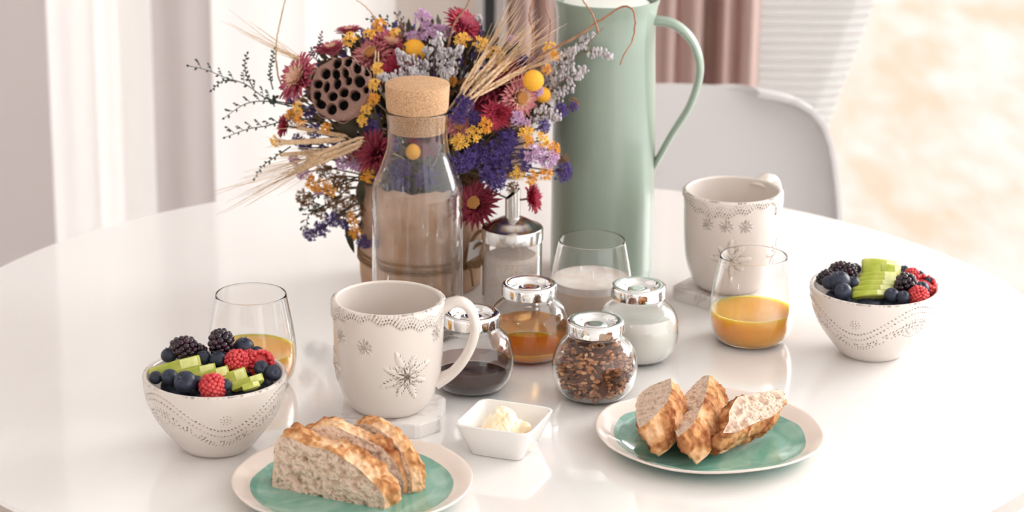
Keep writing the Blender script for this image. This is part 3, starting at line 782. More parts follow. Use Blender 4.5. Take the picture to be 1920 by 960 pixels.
upright((560, 900), (757, 925), [(556, 900), (564, 850), (572, 806), (600, 800), (627, 798), (655, 812), (690, 826), (716, 838), (735, 858), (750, 880), (757, 905), (757, 926), (700, 918), (640, 910)], .017, 'middle bread slice on the left plate with a cracked dark crest', 2, lean=.04, tint=-.02)
upright((640, 882), (770, 925), [(655, 884), (660, 830), (664, 797), (682, 794), (700, 799), (722, 813), (745, 836), (762, 865), (772, 890), (773, 926), (700, 905)], .017, 'rear bread slice on the left plate, turned outward at the right', 3, lean=.05, tint=-.08)
# right plate: three slices shingled over each other
def lying(tip, edge, H0, L0, px, tvec, label, seed, **kw):
    """tip: pixel of the lower corner on the plate; plane axes given, thickness from tip to edge pixel"""
    L = Vector(L0).normalized(); H = Vector(H0); H = (H-L*H.dot(L)).normalized(); N = L.cross(H)
    if N.z < 0: N = -N
    P = at(*tip, PZ+.001); O = P+N*tvec
    return bread(label, O, L, H, N, tvec, face_poly(O, L, H, N, px), seed, **kw)
LA, HA = (.31, .93, .12), (-.72, .305, -.50)
lying((1337, 866), None, (-.71, .43, .50), (.56, .82, .07), [(1355, 812), (1367, 790), (1367, 773), (1377, 753), (1384, 744), (1413, 738), (1440, 733), (1465, 730), (1474, 745), (1468, 762), (1452, 778), (1436, 786), (1418, 792), (1398, 802), (1381, 811)], .028, 'rightmost bread slice on the right plate, lying flattest with its pale cut face up', 7, tint=.10)
lying((1298, 862), None, HA, LA, [(1271, 820), (1262, 800), (1266, 770), (1280, 745), (1300, 722), (1318, 705), (1331, 703), (1326, 730), (1319, 753), (1308, 780), (1293, 802)], .030, 'middle bread slice on the right plate, leaning between its two neighbours', 6, rough=1.1, tint=.08)
lying((1218, 856), None, HA, LA, [(1199, 803), (1194, 790), (1192, 773), (1194, 746), (1203, 735), (1217, 725), (1235, 717), (1258, 709), (1259, 730), (1252, 753), (1237, 771), (1218, 790)], .031, 'leftmost bread slice on the right plate with a rough orange-brown crust', 5, rough=1.1, tint=.06)
#__BOUQUET__
# ================================================================ FRUIT
def drupe_mesh(name, mt, sx, sz, dr, seed, hollow=False):
    rnd = random.Random(seed); b = MB(); n = int(4*pi*sx*sz/(dr*dr*2.75)); k = 0
    for i in range(n):
        z = 1-2*(i+.5)/n; a = i*2.39996; r = sqrt(1-z*z)
        if hollow and z > .80: continue
        tap = 1-.12*(-z)
        P = Vector((r*cos(a)*sx*tap, r*sin(a)*sx*tap, z*sz)) + Vector([rnd.uniform(-1, 1)*dr*.12 for _ in range(3)])
        b.ball(P, dr*rnd.uniform(.9, 1.12), 10, 7)
    b.ball((0, 0, 0), 1, 14, 10, 0, (sx*.93, sx*.93, sz*(.6 if hollow else .93)))
    return b.mesh(name, [mt])
black_me = [drupe_mesh('blackberry', M['blackberry'], .0076, .0098, .0025, s) for s in (1, 2)]
rasp_me = drupe_mesh('raspberry', M['raspberry'], .0082, .0088, .0017, 5)
rasp_h = drupe_mesh('raspberry_open', M['raspberry'], .0098, .0078, .0018, 6, True)
M['calyx'] = mat('blueberry_crown', (.05, .06, .10), .6)
def blue_me():
    b = MB(); seg, ring = 32, 24; V = []; F = []
    for i in range(ring+1):
        th = pi*i/ring; r = sin(th); z = cos(th)*.86
        if th < .40: z -= .16*(1-th/.40)
        V += [(r*cos(2*pi*j/seg), r*sin(2*pi*j/seg), z) for j in range(seg)]
    for i in range(ring):
        for j in range(seg): F.append((i*seg+j, (i+1)*seg+j, (i+1)*seg+(j+1) % seg, i*seg+(j+1) % seg))
    b.add(V, F); me = b.mesh('blueberry', [M['blueberry']])
    k = MB()
    for q in range(5):
        a0 = 2*pi*q/5
        P = [(.22*cos(a0-.5), .22*sin(a0-.5), .80), (.22*cos(a0+.5), .22*sin(a0+.5), .80), (.50*cos(a0), .50*sin(a0), 1.0), (.20*cos(a0), .20*sin(a0), .70)]
        k.add(P, [(0, 2, 1), (0, 3, 2), (1, 2, 3), (0, 1, 3)])
    return me, k.mesh('calyx', [M['calyx']], False)
blue_m, calyx_m = blue_me()
def face_dir(o, d, roll=0.0):               # local +Z to a direction given as (right, up, toward viewer)
    v = (rt*d[0]+up*d[1]-fw*d[2]).normalized(); q = v.to_track_quat('Z', 'Y'); o.rotation_mode = 'QUATERNION'
    from mathutils import Quaternion
    o.rotation_quaternion = q @ Quaternion((0, 0, 1), roll)
def blueberry(px, py, Y, dpx, d, label, group=None):
    P = atY(px, py, Y); s = dpx*.58*(P-cam.location).length/FPX
    o = obj('blueberry', blue_m, loc=P); tag(o, label, 'blueberry', group); o.scale = (s, s, s)
    c = obj('calyx', calyx_m, o); face_dir(o, d, px); return o
def berry(name, me, px, py, Y, d, label, sc=1.0):
    P = atY(px, py, Y); o = obj(name, me, loc=P); tag(o, label, name); o.scale = (sc*1.07,)*3; face_dir(o, d, px*.7); return o
cam_loc = Vector((0, 0, TZ+CAMH)); cam.location = cam_loc
BY = 2.212
blueberry(317, 666, BY+.022, 27, (-.1, .85, .5), 'blueberry at the left rim of the left bowl, below the blackberry')
blueberry(382, 671, BY+.010, 24, (.3, .4, .8), 'blueberry right under the long blackberry in the left bowl')
blueberry(409, 674, BY+.006, 29, (-.2, .9, .5), 'blueberry in the middle of the left bowl, left of the raspberry')
blueberry(457, 650, BY+.028, 33, (.1, .9, .6), 'largest blueberry at the back of the left bowl, beside the upright blackberry')
blueberry(482, 662, BY+.036, 23, (.3, .2, .9), 'blueberry half hidden at the back right rim of the left bowl')
blueberry(292, 708, BY-.014, 22, (-.3, .2, .9), 'small blueberry at the far left inside the left bowl')
blueberry(318, 707, BY-.020, 27, (0, .3, .9), 'blueberry second from the left at the front of the left bowl')
blueberry(347, 716, BY-.034, 37, (-.1, .35, .9), 'big blueberry showing its star crown at the front rim of the left bowl')
blueberry(369, 717, BY-.026, 23, (.5, -.2, .8), 'blueberry tucked right of the big star-crowned one in the left bowl')
blueberry(424, 722, BY-.036, 20, (.5, .2, .8), 'small blueberry right of the front raspberry in the left bowl')
blueberry(490, 690, BY-.006, 25, (0, .1, 1), 'blueberry in front of the open raspberry in the left bowl')
blueberry(512, 699, BY-.010, 27, (.3, .1, .9), 'blueberry at the right rim of the left bowl')
berry('blackberry', black_me[0], 345, 652, BY+.022, (.95, -.15, .3), 'long glossy blackberry lying at the back left of the left bowl', 1.08)
berry('blackberry', black_me[1], 371, 660, BY+.024, (.9, -.4, .3), 'small blackberry touching the right end of the long one, left bowl', .78)
berry('blackberry', black_me[1], 414, 644, BY+.022, (.1, 1, .3), 'upright blackberry topping the heap in the left bowl', 1.12)
berry('blackberry', black_me[0], 428, 668, BY+.022, (1, 0, .3), 'dark blackberry buried below the upright one in the left bowl', .9)
berry('raspberry', rasp_me, 444, 679, BY+.002, (.1, .8, .6), 'round pinkish raspberry in the middle of the left bowl', 1.08)
berry('raspberry', rasp_h, 489, 682, BY+.008, (.1, .35, .9), 'bright red open raspberry behind two blueberries at right in the left bowl', 1.05)
berry('raspberry', rasp_me, 399, 727, BY-.036, (0, 1, .3), 'raspberry peeking over the front rim of the left bowl', 1.2)
berry('raspberry', rasp_me, 466, 672, BY+.018, (.3, .5, .6), 'dark raspberry in shadow under the largest blueberry, left bowl', .8)
def kiwi_me(rad, th, arch=.16):
    n = 28; V = []; F = []
    prof = [(rad*cos(pi+pi*i/n)*1.0, rad*.86*sin(pi+pi*i/n)) for i in range(n+1)]     # lower half disc
    prof += [(rad*cos(pi*i/14), rad*arch*sin(pi*i/14)) for i in range(1, 14)]; n = len(prof)-1     # gently arched cut on top
    for y in (-th/2, th/2):
        for x, z in prof: V.append((x, y, z))
    m_ = n+1
    F.append(tuple(range(m_))); F.append(tuple(range(m_, 2*m_))[::-1])
    for i in range(n): F.append((i+1, i, m_+i, m_+i+1))
    F.append((0, n, 2*n+1, m_))
    me = mesh('flesh', V, F, True, [M['kiwi']]); me.set_sharp_from_angle(angle=R(40))
    b = MB()
    for i in range(-4, 5): 
        for s in (-1, 1): b.ball((i*rad*.09+s*.0002, s*th*.28, 0.0002), .0006, 6, 4, 0, (1.6, .8, .5))
    return me, b
M['seed'] = mat('kiwi_seed', (.02, .015, .01), .3); M['kcore'] = noisy(mat('kiwi_core', (.8, .8, .5), .35), (.80, .80, .46), (.68, .72, .22), 200)
def kiwi(pa, pb, Y, th, label, tilt=.95, arch=.12):
    A = atY(*pa, Y); B = atY(*pb, Y+.004); ln = (B-A).length; rad = ln/2*1.04; th *= 1.35
    me, b = kiwi_me(rad, th, arch); x = (B-A).normalized(); y0 = Vector((0, 1, 0)); z = x.cross(y0); z = -z if z.z < 0 else z; y0 = z.cross(x)
    Y_ = (y0*cos(tilt)+z*sin(tilt)).normalized(); Z_ = x.cross(Y_).normalized()
    mtx = Matrix((x, Y_, Z_)).transposed().to_4x4(); mtx.translation = (A+B)/2
    t = bpy.data.objects.new('kiwi_slice', None); C.objects.link(t); t.matrix_world = mtx; tag(t, label, 'kiwi')
    o = obj('flesh', me, t); bv = o.modifiers.new('b', 'BEVEL'); bv.width = .0014; bv.segments = 3; bv.limit_method = 'ANGLE'
    k = MB(); xs = [rad*(.25+.66*q/8) for q in range(9)]; zz = [arch*rad*sqrt(max(0, 1-(x_/rad)**2))+.00018 for x_ in xs]
    for q in range(8): k.add([(xs[q], -th*.40, zz[q]), (xs[q+1], -th*.40, zz[q+1]), (xs[q+1], th*.40, zz[q+1]), (xs[q], th*.40, zz[q]), (xs[q], 0, zz[q]-.002), (xs[q+1], 0, zz[q+1]-.002)], [(0, 1, 2, 3), (0, 4, 5, 1), (3, 2, 5, 4)])
    c = obj('core', k.mesh('core', [M['kcore']], False), t)
    return t
kiwi((281, 702), (374, 676), BY-.004, .0078, 'topmost and longest kiwi slice at the left of the left bowl')
kiwi((330, 706), (403, 688), BY-.014, .0055, 'second kiwi slice down in the left bowl, partly under the first')
kiwi((370, 712), (428, 694), BY-.020, .0070, 'third kiwi slice in the left bowl, behind the front raspberry')
kiwi((408, 718), (461, 699), BY-.022, .0085, 'fourth and thickest kiwi slice right of the front raspberry, left bowl')
kiwi((434, 726), (492, 706), BY-.034, .0050, 'thin kiwi slice at the front right rim of the left bowl')
kiwi((455, 727), (486, 718), BY-.042, .0040, 'sliver of kiwi just above the front right rim of the left bowl')
# fruit hidden under the top layer carries it: one layer of berries
for i in range(22):
    a = i*2.4; r_ = .043*sqrt((i+.5)/22)
    for bx, nm in ((bowlL, 'left'), (bowlR, 'right')):
        o = obj('blueberry', blue_m, loc=(bx.location.x+r_*cos(a), bx.location.y+r_*sin(a)*.9, TZ+.0560)); o.scale = (.0102,)*3
        tag(o, 'blueberry of the covered layer low inside the %s bowl' % nm, 'blueberry', 'buried blueberries in the %s bowl' % nm)
BR = 2.4755
blueberry(1555, 530, BR-.006, 24, (0, .6, .8), 'blueberry at the left rim of the right bowl')
blueberry(1574, 527, BR-.008, 36, (0, .9, .5), 'biggest blueberry in the right bowl, left of the kiwi fan')
blueberry(1603, 504, BR+.034, 20, (0, .9, .5), 'blueberry at the back rim of the right bowl, left of the kiwi')
blueberry(1600, 530, BR-.002, 22, (0, .9, .5), 'blueberry touching the left edge of the kiwi fan in the right bowl')
blueberry(1581, 546, BR-.026, 28, (0, .5, .9), 'blueberry at the front left rim of the right bowl')
blueberry(1695, 509, BR+.030, 21, (0, .9, .5), 'blueberry behind the frosted blackberry in the right bowl')
blueberry(1724, 519, BR+.018, 21, (0, .9, .5), 'blueberry at the back right rim of the right bowl')
blueberry(1672, 553, BR-.030, 25, (0, .7, .7), 'blueberry right of the kiwi fan at the front of the right bowl')
blueberry(1694, 557, BR-.036, 22, (0, .7, .7), 'blueberry low at the front rim of the right bowl')
blueberry(1728, 541, BR-.010, 25, (0, .7, .7), 'blueberry lying on a strawberry-red berry at right in the right bowl')
blueberry(1742, 528, BR+.008, 18, (.3, .7, .7), 'small blueberry at the extreme right rim of the right bowl')
berry('blackberry', black_me[0], 1574, 508, BR+.022, (.9, .2, .3), 'blackberry lying at the back left of the right bowl', .95)
berry('blackberry', black_me[1], 1549, 521, BR+.010, (.9, .3, .3), 'dark blackberry on the far left rim of the right bowl', .8)
berry('blackberry', black_me[0], 1591, 512, BR+.018, (.2, 1, .3), 'blackberry with pale sheen next to the back blueberry, right bowl', .85)
berry('blackberry', black_me[1], 1698, 537, BR-.012, (.1, 1, .5), 'upright frosted blackberry right of the kiwi fan, right bowl', 1.12)
berry('raspberry', rasp_me, 1709, 518, BR+.018, (.2, .8, .5), 'small red raspberry behind the frosted blackberry, right bowl', .8)
berry('raspberry', rasp_h, 1732, 538, BR+.002, (.2, .8, .5), 'large red raspberry at the right side of the right bowl', 1.15)
berry('raspberry', rasp_me, 1722, 556, BR-.030, (.2, .8, .5), 'red raspberry peeking over the front right rim of the right bowl', 1.0)
for i, (xa, xb, y, dy, th, lb) in enumerate(((1612, 1682, 517, .016, .0045, 'rearmost slice of the kiwi fan in the right bowl'), (1607, 1684, 525, .006, .0045, 'second kiwi slice from the back in the right bowl fan'),
        (1603, 1681, 533, -.004, .0045, 'third kiwi slice from the back in the right bowl fan'), (1600, 1676, 542, -.014, .0045, 'fourth kiwi slice from the back in the right bowl fan'),
        (1599, 1667, 551, -.026, .0045, 'kiwi slice nearest the front rim of the right bowl'))):
    kiwi((xa, y+2), (xb, y), BR+dy, th, lb, .9, .34)
kiwi((1618, 500), (1684, 507), BR+.026, .0125, 'thick green kiwi piece topping the right bowl', .8, .30)
kiwi((1650, 506), (1690, 512), BR+.022, .0100, 'shorter kiwi piece leaning right on the topping kiwi piece', .8, .30)

# ================================================================ BOUQUET
VX, VY = -.0964, 2.679
vs = thing('paper_wrapped_vase', 'kraft paper wrapped vase tied with twine, holding the dried bouquet', 'vase', (VX, VY, TZ+.0002))
V = []; F = []; seg = 120; pf = [(.0, 0), (.0610, 0), (.0630, .002)]+[(.0640+.0005*sin(k), .01+k*.0125) for k in range(9)]+[(.0650, .1165), (.0635, .1160), (.0620, .100), (.0600, .006), (0, .006)]
for k, (r, z) in enumerate(pf):
    for i in range(seg):
        a = 2*pi*i/seg; q = noise.noise(Vector((cos(a)*3, sin(a)*3, z*25)))
        V.append(((r+q*.0016*(r > .05))*cos(a), (r+q*.0016*(r > .05))*sin(a), z+(.005*noise.noise(Vector((cos(a)*5, sin(a)*5, 0))) if z > .11 else 0)))
for k in range(len(pf)-1): F += [(k*seg+i, k*seg+(i+1) % seg, (k+1)*seg+(i+1) % seg, (k+1)*seg+i) for i in range(seg)]
obj('paper_wrap', mesh('paper_wrap', V, F, True, [M['paper']]), vs)
def ring(z, r, tilt=0., ph=0., n=60, wob=0.):
    return [(r*cos(2*pi*i/n), r*sin(2*pi*i/n), z+tilt*sin(2*pi*i/n+ph)+wob*sin(7*2*pi*i/n)) for i in range(n+1)]
for z, tl in ((.034, .002), (.0375, -.001), (.030, .001)):
    b = MB(); b.tube(ring(z, .0660, tl), .0013, 6); obj('twine_loop', b.mesh('twine_loop', [M['twine']]), vs)
b = MB()                                     # bow on the viewer's right side
bc = Vector((.046, -.050, .042)); tn = Vector((.75, .66, 0))
for s, h_ in ((1, .038), (-1, .032), (1, .020), (-1, -.012)):
    P = [bc+tn*(s*.021*sin(pi*k/16))+Vector((0, 0, h_*.5*sin(2*pi*k/16)+.35*h_*sin(pi*k/16)))+Vector((.007, -.007, 0))*sin(pi*k/16) for k in range(17)]
    b.tube(P, .0020, 6)
for s in (-1, 1): b.tube([bc, bc+tn*s*.008+Vector((.002, -.002, -.014)), bc+tn*s*.012+Vector((.001, -.001, -.032))], .0013, 6)
obj('twine_bow', b.mesh('twine_bow', [M['twine']]), vs)
b = MB(); q0 = bc+Vector((.004, -.004, -.002)); b.add([q0, q0+tn*.016+Vector((0, 0, .004)), q0+tn*.018+Vector((0, 0, .022)), q0+tn*.003+Vector((0, 0, .020))], [(0, 1, 2, 3)])
g_ = obj('gift_tag', b.mesh('gift_tag', [M['tagw']], False), vs); sm = g_.modifiers.new('t', 'SOLIDIFY'); sm.thickness = .0006

def petal_mat(name, c1, c2, sc=90): return noisy(mat(name, c1, .6), c1, c2, sc, .35, .65)
M['pm'] = petal_mat('magenta_bract', (.42, .03, .11), (.72, .22, .28)); M['pc'] = petal_mat('crimson_bract', (.36, .012, .05), (.62, .08, .13))
M['pb'] = petal_mat('burgundy_bract', (.20, .015, .04), (.45, .06, .10)); M['pp'] = petal_mat('pink_bract', (.70, .38, .34), (.62, .14, .20))
M['peach'] = petal_mat('peach_bract', (.80, .46, .32), (.86, .62, .48)); M['fc'] = petal_mat('flower_disc', (.45, .16, .04), (.62, .33, .10), 200)
M['yel'] = petal_mat('yellow_floret', (.90, .46, .05), (.95, .66, .14)); M['vio'] = petal_mat('violet_floret', (.030, .017, .11), (.14, .08, .34))
M['lil'] = petal_mat('lilac_floret', (.46, .25, .46), (.70, .48, .68)); M['gry'] = petal_mat('grey_floret', (.42, .39, .42), (.66, .62, .64))
M['brn'] = petal_mat('brown_floret', (.16, .07, .03), (.34, .17, .07)); M['org'] = petal_mat('orange_floret', (.78, .32, .03), (.90, .46, .06))
M['stem'] = mat('dry_stem', (.20, .15, .09), .8); M['dkleaf'] = petal_mat('dark_leaf', (.018, .035, .028), (.05, .075, .06)); M['straw'] = petal_mat('straw', (.66, .43, .24), (.82, .62, .42), 300)
M['mauve'] = petal_mat('mauve_leaf', (.10, .06, .08), (.22, .15, .18)); M['twig'] = petal_mat('twig', (.28, .12, .07), (.42, .22, .13), 120); M['ttan'] = petal_mat('tan_twig', (.45, .29, .18), (.58, .40, .26), 120)
M['pod'] = petal_mat('seed_pod', (.16, .08, .06), (.42, .25, .20), 70); M['hole'] = mat('pod_hollow', (.008, .006, .006), .9)
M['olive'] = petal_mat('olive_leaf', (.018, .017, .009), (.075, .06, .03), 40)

def straw_me(key, seed, cup=.0, center=True):
    """everlasting daisy facing +Z, radius 1"""
    rnd = random.Random(seed); out = MB(); inn = MB()
    for k, (n, ln, el, wd) in enumerate(((24, 1.0, .05+cup, .11), (26, .96, .30+cup, .11), (26, .88, .55+cup, .11), (24, .76, .80+cup, .10), (22, .62, 1.0+cup, .09), (18, .46, 1.2+cup, .08))):
        for i in range(n):
            a = 2*pi*(i+.5*(k % 2))/n+rnd.uniform(-.08, .08); e0 = el+rnd.uniform(-.12, .12); L = ln*rnd.uniform(.88, 1.08)
            er = Vector((cos(a), sin(a), 0)); et = Vector((-sin(a), cos(a), 0)); P = []; b0 = er*.12+Vector((0, 0, -.15))
            for q in range(5):
                u = q/4; curl = e0+.55*u*(.6-u); p = b0+er*(L*u*cos(curl))+Vector((0, 0, L*u*sin(curl)*.75)); wq = wd*(.55, .95, 1, .7, .03)[q]
                P += [p-et*wq+Vector((0, 0, .03)), p+Vector((0, 0, -.02)), p+et*wq+Vector((0, 0, .03))]
            F = [(3*q+s, 3*q+1+s, 3*q+4+s, 3*q+3+s) for q in range(4) for s in (0, 1)]
            (out if k < 3 else inn).add(P, F)
    dm = MB()
    for i in range(70):
        r = .26*sqrt((i+.5)/70); a = i*2.4; dm.ball((r*cos(a), r*sin(a), .24+.10*(1-r*r*6)), .042, 5, 4, 0, (1, 1, 1.6))
    return out, inn, dm
SM = {}
for nm, mo_, mi_ in (('m', 'pm', 'peach'), ('c', 'pc', 'pm'), ('b', 'pb', 'pb'), ('p', 'pp', 'peach'), ('k', 'pc', 'pc')):
    for cup in (0, 1):
        o_, i_, d_ = straw_me(nm, hash_ := {'m': 1, 'c': 2, 'b': 3, 'p': 4, 'k': 5}[nm]*2+cup, .40+.30*cup)
        SM[nm, cup] = (o_.mesh('outer_bracts', [M[mo_]]), i_.mesh('inner_bracts', [M[mi_]]), d_.mesh('disc', [M['fc']]))
def mouth(k, spread=.040):
    a = k*2.4; return Vector((VX+spread*cos(a)*((k % 5)/5+.2), VY+spread*sin(a)*((k % 7)/7+.2)*.8, TZ+.10))
STEMK = [0]
def stem_to(root, P, name='stem', r=.0009, mt='stem', d=None):
    """a thin stalk from the flower down into the vase, in root's local space"""
    STEMK[0] += 1; Q = mouth(STEMK[0]); mid = P.lerp(Q, .5)+Vector((0, .010, .006)); bk = P+(-d*.02 if d is not None else Vector((0, .012, -.004)))
    pts = [P, bk, (bk+mid)/2+Vector((0, .004, .004)), mid, Q]
    bpy.context.view_layer.update() if False else None
    inv = root_matrix(root).inverted(); b = MB(); b.tube([inv @ p for p in pts], r/root.scale[0], 5); return obj(name, b.mesh(name, [M[mt]]), root)
def root_matrix(o):
    q = o.rotation_quaternion.to_matrix() if o.rotation_mode == 'QUATERNION' else o.rotation_euler.to_matrix()
    mtx = (q @ Matrix.Diagonal(o.scale).to_3x3()).to_4x4(); mtx.translation = o.location; return mtx
def place(root, px, py, Y, spx, d, roll=0.):
    P = atY(px, py, Y); root.location = P; s = spx*(P-cam_loc).length/FPX; root.scale = (s, s, s); face_dir(root, d, roll); return P
def daisy(kind, cup, px, py, rpx, Y, d, label, disc=False):
    t = thing('strawflower', label, 'flower'); P = place(t, px, py, Y, rpx*1.12, d, px*.3)
    o_, i_, dd = SM[kind, cup]
    tag(obj('outer_bracts', o_, t), kind='stuff'); tag(obj('inner_bracts', i_, t), kind='stuff')
    if disc or kind == 'p' or (px, py) == (893, 384): tag(obj('disc', dd, t), kind='stuff')
    stem_to(t, P+(fw*.004), r=.0011, d=(rt*d[0]+up*d[1]-fw*d[2]).normalized()); return t
daisy('m', 0, 560, 148, 43, 2.640, (-.65, .35, .6), 'large faded magenta strawflower at the left, directly left of the seed pod')
daisy('m', 1, 622, 98, 34, 2.670, (-.2, .9, .35), 'magenta strawflower seen sideways above the seed pod')
daisy('p', 1, 700, 106, 40, 2.668, (-.3, .5, .6), 'faded rose strawflower up right of the seed pod')
daisy('m', 1, 727, 88, 40, 2.680, (.3, .7, .5), 'bright magenta strawflower left of the cork, at the top')
daisy('k', 0, 742, 132, 36, 2.655, (0, .3, .9), 'deep crimson strawflower just behind the left of the cork')
daisy('c', 0, 868, 46, 35, 2.690, (.5, .5, .6), 'crimson strawflower on top of the bouquet under the brown twig')
daisy('b', 0, 940, 158, 50, 2.640, (-.1, .6, .7), 'large dark red strawflower left of the round yellow ball flower')
daisy('k', 1, 932, 214, 31, 2.610, (.0, -.3, .9), 'bright crimson strawflower hanging under the large dark red one')
daisy('p', 0, 972, 183, 38, 2.625, (.5, -.1, .7), 'pale pink strawflower below the yellow ball flower')
daisy('b', 1, 706, 286, 42, 2.600, (-.5, .2, .7), 'burgundy strawflower left of the carafe shoulder')
daisy('b', 0, 893, 384, 42, 2.610, (-.35, .25, .8), 'burgundy strawflower low between the carafe and the dispenser spout')
daisy('k', 1, 994, 372, 30, 2.625, (.8, .1, .4), 'small crimson strawflower right of the dispenser spout')
daisy('k', 1, 536, 236, 22, 2.650, (-.8, .1, .5), 'little crimson strawflower at the left edge of the bouquet')
daisy('p', 1, 858, 238, 26, 2.615, (.2, .2, .9), 'small coral pink strawflower right beside the carafe neck')
daisy('b', 0, 800, 262, 34, 2.640, (0, .1, 1), 'dark red strawflower seen through the carafe neck')

daisy('m', 1, 655, 62, 24, 2.700, (-.1, .9, .3), 'small magenta strawflower peeping over the top left yellow florets')
daisy('k', 1, 905, 190, 26, 2.650, (-.3, .2, .9), 'dark crimson strawflower between the wheat ears and the large dark red one')
daisy('b', 1, 958, 128, 30, 2.660, (.1, .8, .6), 'burgundy strawflower at the foot of the reddish twig')
daisy('m', 0, 672, 300, 22, 2.660, (-.2, -.4, .8), 'small magenta strawflower behind the lilac blooms under the straw ears')
daisy('c', 1, 845, 412, 26, 2.640, (.2, -.1, .9), 'crimson strawflower low behind the right edge of the carafe')
# lotus seed pod
lp = thing('lotus_seed_pod', 'brown dried lotus seed pod full of dark round holes', 'seed pod'); LPd = (-.18, .12, 1)
PP = place(lp, 638, 166, 2.612, 60, LPd, 0)
holes = [(595, 280, 38, 48, .2), (692, 263, 35, 38, 0), (778, 310, 34, 52, -.4), (505, 380, 42, 46, -.5), (600, 380, 33, 47, -.5), (683, 365, 28, 46, -.4), (722, 435, 30, 35, 0), (815, 430, 44, 52, -.6), (443, 475, 44, 36, .3), (528, 500, 28, 46, 0), (623, 468, 34, 44, 0), (690, 540, 40, 38, 0), (790, 560, 45, 43, .5), (445, 575, 36, 42, -.3), (590, 578, 42, 38, 0), (483, 650, 52, 36, .4), (590, 690, 42, 45, 0), (692, 648, 42, 44, 0), (870, 345, 26, 30, 0), (880, 500, 22, 30, 0)]
nr, sg = 90, 220; rr = np.linspace(0, 1, nr); th = np.linspace(0, 2*pi, sg, endpoint=False); RRg, THg = np.meshgrid(rr, th, indexing='ij')
edge = np.array([1+.05*noise.noise(Vector((cos(a)*2, sin(a)*2, 3)))+.03*noise.noise(Vector((cos(a)*7, sin(a)*7, 1))) for a in th])
X = RRg*np.cos(THg)*edge[None]; Y_ = RRg*np.sin(THg)*edge[None]; Z = .13*(1-RRg**2)-.10*np.clip((RRg-.88)/.12, 0, 1)**2; dep = np.zeros_like(X)
for hx, hy, a_, b_, an in holes:
    cx, cy = (hx-645)/283, -(hy-500)/283; a_, b_ = a_/262, b_/262
    u = (X-cx)*cos(an)-(Y_-cy)*sin(an); v = (X-cx)*sin(an)+(Y_-cy)*cos(an); q = np.sqrt((u/a_)**2+(v/b_)**2)
    Z += .05*np.exp(-((q-1.12)/.16)**2); dep = np.maximum(dep, 1/(1+np.exp((q-.93)*16)))
Z -= dep*.36
Z += np.array([[.018*noise.noise(Vector((float(X[i, j])*7, float(Y_[i, j])*7, 0))) for j in range(sg)] for i in range(nr)])
V = np.c_[X.ravel(), Y_.ravel(), Z.ravel()]; i = np.arange(nr-1)[:, None]*sg; jx = np.arange(sg)[None]; k = (jx+1) % sg
F = np.stack([i+jx, i+sg+jx, i+sg+k, i+k], -1).reshape(-1, 4)
mi = (dep.ravel()[F].mean(1) > .5).astype(int)
obj('face', mesh('face', V, F, True, [M['pod'], M['hole']], mi.tolist()), lp)
pf = [(1.0, -.08), (1.03, -.16), (.98, -.30), (.80, -.62), (.52, -.95), (.25, -1.2), (.1, -1.35)]
V = [((r*(1+.05*sin(a*9+r*8)*(1-.2*kk)))*cos(a)*edge[n_], (r*(1+.05*sin(a*9+r*8)))*sin(a)*edge[n_], z) for kk, (r, z) in enumerate(pf) for n_, a in enumerate(th)]
F = [(kk*sg+q, kk*sg+(q+1) % sg, (kk+1)*sg+(q+1) % sg, (kk+1)*sg+q) for kk in range(len(pf)-1) for q in range(sg)]
obj('cone', mesh('cone', V, F, True, [M['pod']]), lp)
stem_to(lp, PP+fw*.026, r=.0018)
# ball flowers
def ball_flower(px, py, rpx, Y, label):
    t = thing('ball_flower', label, 'flower'); P = place(t, px, py, Y, rpx, (0, .2, 1)); b = MB(); n = 420
    b.ball((0, 0, 0), .95, 20, 14)
    for i_ in range(n):
        z = 1-2*(i_+.5)/n; a = i_*2.39996; r = sqrt(1-z*z); b.ball((r*cos(a)*.95, r*sin(a)*.95, z*.95), .062, 5, 4)
    obj('head', b.mesh('head', [M['org2']]), t); stem_to(t, P+fw*.004); return t
M['org2'] = petal_mat('ball_flower_yellow', (.88, .42, .02), (.94, .56, .07), 60)
ball_flower(1000, 151, 20, 2.605, 'round golden yellow ball flower standing out at upper right of the bouquet')
ball_flower(774, 284, 15, 2.600, 'small orange ball flower seen inside the carafe outline')
ball_flower(776, 96, 23, 2.675, 'orange ball flower behind the grey sprigs above the cork')
ball_flower(1018, 178, 15, 2.640, 'amber ball flower half hidden behind the round golden one')

# statice clusters: branching sprig with papery florets, radius 1, facing +Z
def cluster_me(mt, n, fr, seed, flat=.6, petals=5):
    rnd = random.Random(seed); fl = MB(); br = MB()
    for i_ in range(n):
        r = sqrt((i_+.5)/n)*.92; a = i_*2.4+rnd.uniform(-.4, .4); P = Vector((r*cos(a), r*sin(a), (1-r*r)*flat+rnd.uniform(-.25, .25)))
        d = (P+Vector((rnd.uniform(-.4, .4), rnd.uniform(-.4, .4), .6))).normalized(); u = d.orthogonal().normalized(); v = d.cross(u); f_ = fr*rnd.uniform(.75, 1.2)
        V = [P-d*f_*.9]; F = []
        for q in range(petals):
            a0 = 2*pi*q/petals+i_; e1 = u*cos(a0-.45)+v*sin(a0-.45); e2 = u*cos(a0+.45)+v*sin(a0+.45); e0 = u*cos(a0)+v*sin(a0); k0 = len(V)
            V += [P+e1*f_*.65, P+e0*f_*1.12+d*f_*.25, P+e2*f_*.65, P+e0*f_*.35-d*f_*.2]
            F += [(0, k0, k0+3), (0, k0+3, k0+2), (k0, k0+1, k0+3), (k0+3, k0+1, k0+2)]
        fl.add(V, F)
        if i_ % 3 == 0: br.tube([P-d*f_*.8, P*.45+Vector((0, 0, -.35)), (0, 0, -.9)], .03, 4)
    return fl.mesh('florets', [M[mt]], False), br.mesh('branch', [M['stem']])
CL = {}
